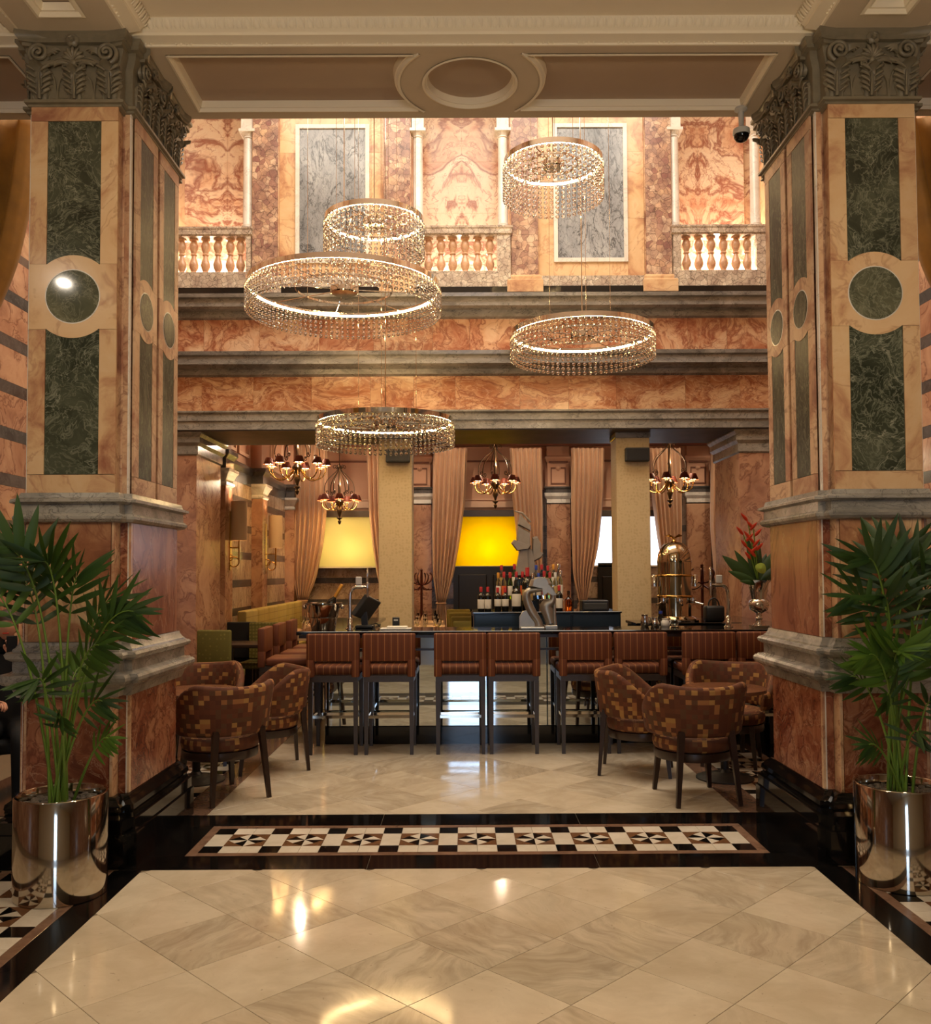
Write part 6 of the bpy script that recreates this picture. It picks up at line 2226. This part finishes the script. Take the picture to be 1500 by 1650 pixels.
# silver urn with tropical flowers
Yv = 8.72
zv = BZ
t = thing('flower_urn', 'silver pedestal urn with red heliconia and palm leaves on the bar', 'vase', (PX(1223, Yv, 990), Yv, BZ))
hv = PZ(937, Yv) - BZ
rv = 19 / 1450.0 * Yv
MB().box(-.075, .075, -.075, .075, 0, .022).build('foot_plate', M['silver'], t)
MB().lathe([(.062, .022), (.06, .03), (.035, .045), (.028, .07), (.034, .09), (.024, .11), (.03, .14), (rv * .72, .17), (rv * .84, .21), (rv * .80, .25), (rv * .60, .275), (rv * .62, .29), (rv * .70, .34), (rv * .84, hv - .03), (rv * 1.05, hv - .005), (rv * 1.08, hv), (rv * .98, hv), (rv * .7, hv - .05), (rv * .5, .30), (.01, .29)], 32).build('urn', M['silver'], t, smooth=40)
rg = random.Random(9)
def pt(px, py, dy=0):
    q = P(px, py, Yv + dy)
    return q - Vector(t.location)
BLADE = leaflet_mesh('leaf_blade', M['leaf3'], .2, .16)
PETAL = leaflet_mesh('flower_bract', M['flower'], .3, .13)
for (ex, ey, dy, wd) in ((1167, 893, -.05, 1.0), (1176, 918, -.12, .9), (1186, 885, .02, .8), (1206, 862, .02, .6), (1215, 870, .05, .6), (1236, 890, .1, .9), (1250, 885, .02, 1.0), (1262, 905, -.05, 1.0), (1194, 935, -.14, .8), (1240, 925, -.14, .9), (1225, 868, .08, .5)):
    e = pt(ex, ey, dy)
    b0 = Vector((e.x * .08, e.y * .3, hv - .03))
    d = e - b0
    obj('leaf_blade', BLADE, t, mw=Matrix.Translation(b0) @ basis(d, Vector((0, -1, .5))) @ Matrix.Diagonal((d.length, d.length * wd, d.length, 1)))
for (ex, ey) in ((1205, 840), (1214, 852), (1198, 862)):
    e = pt(ex, ey)
    pts = bez((0, 0, hv - .05), (e.x * .2, 0, hv + .1), e, 10)
    MB().tube(pts, .006, 5).build('flower_stem', M['stem'], t, smooth=60)
    for i in range(5):
        p_ = pts[10 - i]
        sgn = 1 if i % 2 else -1
        d = Vector((sgn * .8, -.25, .9))
        obj('flower_bract', PETAL, t, mw=Matrix.Translation(p_) @ basis(d, Vector((0, -1, 0))) @ Matrix.Diagonal((.11, .12, .11, 1)))
m = MB()
ht_ = []
for i in range(15):
    a = 2 * PI * i / 14
    ht_.append((.055 * math.sin(a) * (1 - .25 * math.cos(a)), -.005 + .01 * math.cos(a), .05 * math.cos(a)))
m.add([(0, -.02, -.01)] + ht_, [(0, i + 1, i + 2) for i in range(14)])
m.build('anthurium', M['lime'], t, loc=pt(1226, 915, -.14), rot=(0, .6, 0))

# ------------------------------------------------------------------ coat stands
def coat_stand(px, ytop, Y, label):
    t = thing('coat_stand', label, 'coat stand', (PX(px, Y), Y, 0), group='coat stands')
    zt = PZ(ytop, Y)
    MB().lathe([(.03, .1), (.024, .4), (.03, .42), (.022, zt - .35), (.032, zt - .3), (.02, zt - .02), (.03, zt), (.005, zt + .03)], 12).build('pole', M['mahogany'], t, smooth=50)
    for i in range(6):
        a = 2 * PI * i / 6 + .2
        c, s = math.cos(a), math.sin(a)
        R3 = lambda r_, z: Vector((r_ * c, r_ * s, z))
        m = MB(); m.tube(bez(R3(.02, zt - .28), R3(.16, zt - .30), R3(.28, zt - .12), 10, R3(.16, zt - .06)), .013, 6)
        m.tube(bez(R3(.02, zt - .32), R3(.14, zt - .42), R3(.22, zt - .36), 8), .012, 6)
        m.build('hook', M['mahogany'], t, smooth=60)
    for i in range(4):
        a = 2 * PI * i / 4
        c, s = math.cos(a), math.sin(a)
        MB().tube(bez((.02 * c, .02 * s, .32), (.2 * c, .2 * s, .3), (.27 * c, .27 * s, .0125), 10), .0125, 6).build('leg', M['mahogany'], t, smooth=60)
M['mahogany'] = plain('mahogany', (84, 34, 22), .35)
coat_stand(679, 918, 17.3, 'dark red wooden coat stand behind the left papered column')
coat_stand(1131, 912, 14.2, 'dark red wooden coat stand right of the espresso machine')

# ------------------------------------------------------------------ restaurant seating
def green_chair(loc, rz, label, mat='green_dot'):
    t = thing('dining_chair', label, 'chair', (loc[0], loc[1], 0), rz, group='upholstered dining chairs')
    MB().rbox(-.21, .21, -.20, .24, .38, .47, .02, 2).build('seat', M[mat], t, smooth=50)
    MB().rbox(-.21, .21, -.25, -.18, .47, .97, .02, 2).build('backrest', M[mat], t, smooth=50)
    for sx in (-1, 1):
        for y in (-.21, .20):
            MB().bar((sx * .18, y, .40), (sx * .18, y, 0), .04, None, .03).build('leg', M['dark_wood'], t)
    return t


green_chair((PX(350, 10.75, 1050), 10.95), -.15, 'olive dotted dining chair nearest to the left marble pier')
green_chair((PX(417, 12.1, 1030), 12.12), PI - .1, 'olive dotted dining chair at the far side of the dark table')
green_chair((-3.05, 12.70), -.1, 'black dining chair in front of the banquette', 'cloth_black')
def square_table(loc, w, label, cloth=False, d=None):
    d = d or w
    t = thing('dining_table', label, 'table', (loc[0], loc[1], 0), group='restaurant tables')
    MB().rbox(-w / 2, w / 2, -d / 2, d / 2, .71, .75, .006, 1).build('table_top', M['dark_wood'], t)
    for sx in (-1, 1):
        for sy in (-1, 1):
            MB().bar((sx * (w / 2 - .05), sy * (d / 2 - .05), .71), (sx * (w / 2 - .05), sy * (d / 2 - .05), 0), .06, None, .05).build('leg', M['dark_wood'], t)
    if cloth:
        c = tag(MB().plan([(-w / 2, -d / 2), (w / 2, -d / 2), (w / 2, d / 2), (-w / 2, d / 2)], [(.02, .62), (.012, .70), (.006, .754), (-.002, .758)]).build('tablecloth', M['linen'], None, loc=(loc[0], loc[1], 0)), cloth, 'tablecloth', 'restaurant tablecloths')
    return t
M['linen'] = plain('white_linen', (222, 196, 172), .8)
square_table((PX(398, 11.6, 1035) + .02, 11.62), .70, 'dark wood table before the banquette')
# banquette along the left wall
bq = thing('banquette', 'long pale olive banquette along the left restaurant wall', 'banquette', (RX0 + .22, 12.95, 0))
y = 0.0
for i in range(6):
    w = .74
    MB().rbox(.02, .16, y + .003, y + w - .003, .44, 1.10, .03, 2).build('back_cushion', M['banq'], bq, smooth=50)
    MB().rbox(0.10, .50, y + .003, y + w - .003, .32, .46, .03, 2).build('seat_cushion', M['banq'], bq, smooth=50)
    y += w
MB().box(.03, .47, 0, y, 0, .33).build('base', M['dark_wood'], bq)

# laid tables beyond the bar, with glasses and olive chairs
cl_lab = ['nearest white clothed table behind the bar, right of the left column', 'middle white clothed table right of the left column', 'farthest white clothed table right of the left column']
tabs = []
for i, Yt in enumerate((13.4, 14.8, 16.2)):
    x = PX(684, Yt, 1000)
    square_table((x, Yt), .66, ['nearest laid dark table under a white cloth, right of left column', 'middle laid dark table under a white cloth, right of left column', 'farthest laid dark table under a white cloth, right of left column'][i], cl_lab[i], .7)
    tabs.append((x, Yt))
cl2 = ['nearer white clothed table by the banquette', 'farther white clothed table by the banquette']
for i, Yt in enumerate((14.0, 15.6)):
    x = -2.42
    square_table((x, Yt), .56, ['nearer laid dark table by the banquette', 'farther laid dark table by the banquette'][i], cl2[i], .7)
    tabs.append((x, Yt))
gm = MB().lathe([(.034, 0), (.034, .003), (.005, .008), (.004, .085), (.02, .10), (.036, .135), (.038, .165), (.033, .205), (.031, .205), (.036, .165), (.033, .135), (.004, .10)], 12).mesh('wine_glass', M['glass'], smooth=50)
where = ['nearest table right of the left column', 'middle table right of the left column', 'farthest table right of the left column', 'nearer table by the banquette', 'farther table by the banquette']
for i, (x, Yt) in enumerate(tabs):
    for j, (dx, dy, sd) in enumerate(((-.2, -.2, 'front left'), (.02, -.22, 'front middle'), (.22, -.18, 'front right'), (-.12, .2, 'rear left'), (.16, .2, 'rear right'))):
        tag(obj('wine_glass', gm, None, loc=(x + dx, Yt + dy, .759)), 'wine glass at the %s of the %s' % (sd, where[i]), 'glass', 'wine glasses on laid tables')
nk = MB().lathe([(.05, 0), (.045, .04), (.02, .10), (.003, .13)], 8).mesh('napkin', M['linen'])
for i, (x, Yt) in enumerate(tabs):
    tag(obj('napkin', nk, None, loc=(x - .02, Yt - .05, .759)), 'folded white napkin on the %s' % where[i], 'napkin', 'folded napkins')
olab = ['nearest', 'second', 'third', 'farthest']
for i, Yt in enumerate((12.6, 13.9, 15.2, 16.5)):
    green_chair((PX(722 + 3 - 3 * i, Yt, 1000) + .24, Yt), PI * .5 if False else 0.08, 'olive dining chair in the row right of the left column, %s one' % olab[i], 'olive')
# more tables seen right of the espresso machine
square_table((PX(1160, 13.2, 1000), 13.2), .7, 'dark table behind the right beer tap')
green_chair((PX(1160, 12.6, 1000), 12.55), 0.0, 'olive dining chair behind the right beer tap', 'olive')

# ------------------------------------------------------------------ seated guest at the far left
PXX, PYY, PRZ = PX(12, 6.72, 1000), 6.72, -2.75
p = thing('person', 'seated person in black clothes holding a dark phone, at far left edge', 'person', (PXX, PYY, 0), PRZ)
def skin_body(name, verts, edges, rad, mat, parent, root=0, sub=2):
    me = bpy.data.meshes.new(name)
    me.from_pydata(verts, edges, [])
    me.materials.append(mat)
    o = obj(name, me, parent)
    md = o.modifiers.new('skin', 'SKIN')
    for i, r_ in enumerate(rad):
        sv = me.skin_vertices[0].data[i]
        sv.radius = r_ if isinstance(r_, tuple) else (r_, r_)
        sv.use_root = (i == root)
    md.use_smooth_shade = True
    s = o.modifiers.new('sub', 'SUBSURF')
    s.levels = sub; s.render_levels = sub
    return o
# local frame: +Y is forward, seat height .46
V = [(0, 0, .52), (0, -.02, .72), (0, -.03, .95), (0, -.01, 1.06), (0, .02, 1.13), (0, .05, 1.24),
     (.18, -.02, 1.00), (.25, .05, .76), (.16, .20, .95), (.07, .30, 1.06),
     (-.18, -.02, 1.00), (-.25, .06, .76), (-.12, .26, .74), (-.06, .31, .75),
     (.10, .05, .50), (.12, .43, .50), (.12, .44, .10), (.12, .54, .05),
     (-.10, .05, .50), (-.12, .43, .50), (-.12, .44, .10), (-.12, .54, .05)]
E = [(0, 1), (1, 2), (2, 3), (3, 4), (4, 5), (2, 6), (6, 7), (7, 8), (8, 9), (2, 10), (10, 11), (11, 12), (12, 13), (0, 14), (14, 15), (15, 16), (16, 17), (0, 18), (18, 19), (19, 20), (20, 21)]
rad = [(.16, .12), (.145, .105), (.165, .11), (.06, .06), (.05, .05), (.055, .06), .065, .052, .042, .034, .065, .052, .042, .034, .085, .065, .05, .04, .085, .065, .05, .04]
V = [(-x, y, z) for x, y, z in V]
body = skin_body('body', V, E, rad, M['cloth_black'], p, 0)
# head: shaped sphere with face, ears, hair
hm = MB()
rows = []
for i in range(17):
    th = PI * i / 16
    ring = []
    for j in range(24):
        a = 2 * PI * j / 24
        x, y_, z = math.sin(th) * math.cos(a), math.sin(th) * math.sin(a), math.cos(th)
        sx, sy, sz = .074, .092, .112
        jaw = 1 - .28 * max(0, -z) ** 1.3
        px_v, py_v, pz_v = x * sx * jaw, y_ * sy * (1 - .12 * max(0, -z)), z * sz
        if y_ > .75:
            d_ = abs(x)
            if d_ < .22 and -.38 < z < .12:
                py_v += .020 * (1 - d_ / .22) * (1 - abs(z + .2) / .34)
            if .18 < d_ < .5 and .02 < z < .25:
                py_v -= .007
        ring.append((px_v, py_v, pz_v))
    rows.append(ring)
hm.rings(rows)
HL = (0, .055, 1.27)
head = hm.build('head', M['skin'], p, smooth=180, loc=HL)
for s in (-1, 1):
    MB().lathe([(.003, -.009), (.009, 0), (.003, .009)], 10, (s * .030, .079, .014)).build('eye', M['matte_black'], head)
    MB().lathe([(.004, -.028), (.013, -.01), (.016, .012), (.006, .028)], 8, (s * .075, -.004, -.005), sx=.55).build('ear', M['skin'], head, smooth=180)
MB().rbox(-.022, .022, .080, .087, -.058, -.048, .003, 1).build('mouth', M['flower'], head)
hh = MB()
rows = []
for i in range(10):
    th = PI * .62 * i / 9
    ring = []
    for j in range(24):
        a = 2 * PI * j / 24
        back = .5 - .5 * math.sin(a)
        t_ = th * (.62 + .55 * back)
        ring.append((math.sin(t_) * math.cos(a) * .082, math.sin(t_) * math.sin(a) * .100 - .004, math.cos(t_) * .121))
    rows.append(ring)
hh.rings(rows, True, False)
hh.build('hair', M['hair'], head, smooth=180)
# hands with fingers
def hand(c, d, side, parent, curl=.9):
    c = Vector(c); d = Vector(d).normalized()
    up = Vector((0, -.3, 1))
    s = d.cross(up).normalized()
    n_ = s.cross(d).normalized()
    V = [c - d * .04, c, c + d * .045]
    E = [(0, 1), (1, 2)]
    rad = [(.026, .022), (.034, .016), (.036, .014)]
    for q, (off, ln) in enumerate(((-.027, .055), (-.009, .068), (.010, .064), (.027, .05))):
        b0 = c + d * .05 + s * off
        b1 = b0 + d * (ln * .5) - n_ * (ln * .15 * curl)
        b2 = b1 + d * (ln * .25) - n_ * (ln * .4 * curl)
        b3 = b2 - d * (ln * .1 * curl) - n_ * (ln * .3 * curl)
        k0 = len(V)
        V += [b0, b1, b2, b3]
        E += [(2, k0), (k0, k0 + 1), (k0 + 1, k0 + 2), (k0 + 2, k0 + 3)]
        rad += [.0095, .009, .0085, .007]
    b0 = c + s * (-.036 * side) + d * .0
    k0 = len(V)
    V += [b0, b0 + s * (-.016 * side) + d * .03, b0 + s * (-.010 * side) + d * .055 - n_ * .012]
    E += [(1, k0), (k0, k0 + 1), (k0 + 1, k0 + 2)]
    rad += [.011, .0105, .008]
    return skin_body('hand', [tuple(v) for v in V], E, rad, M['skin'], parent, 1, 2)
hand((-.06, .31, 1.10), (.1, .25, 1), -1, p)
hand((.04, .34, .745), (-.6, .7, -.1), 1, p)
ph = thing('phone', 'dark phone held up by the seated person', 'phone', (0, 0, 0))
ph.matrix_world = Matrix.Translation((PXX, PYY, 0)) @ Matrix.Rotation(PRZ, 4, 'Z') @ Matrix.Translation((-.06, .375, 1.145)) @ Matrix.Rotation(-.25, 4, 'X')
MB().rbox(-.035, .035, -.004, .004, -.07, .07, .003, 1).build('case', M['matte_black'], ph)
MB().box(-.031, .031, -.0046, -.0039, -.062, .062).build('screen', M['gloss_black'], ph)
seat = thing('side_chair', 'dark upholstered chair under the seated person', 'chair', (PXX, PYY, 0), PRZ)
MB().rbox(-.23, .23, -.14, .28, .36, .445, .02, 2).build('seat', M['cloth_black'], seat, smooth=50)
MB().rbox(-.23, .23, -.24, -.17, .42, .86, .02, 2).build('backrest', M['cloth_black'], seat, smooth=50)
for sx in (-1, 1):
    for y in (-.19, .25):
        MB().bar((sx * .20, y, .37), (sx * .20, y, 0), .04, None, .03).build('leg', M['dark_wood'], seat)
t = thing('side_table', 'low brown wooden table before the seated person at far left', 'table', (-3.52, 6.05, 0))
MB().rbox(-.30, .34, -.25, .16, .655, .69, .006, 1).build('table_top', M['table_wood'], t)
for sx in (-.26, .30):
    for sy in (-.21, .12):
        MB().bar((sx, sy, .66), (sx, sy, 0), .05, None, .04).build('leg', M['dark_wood'], t)
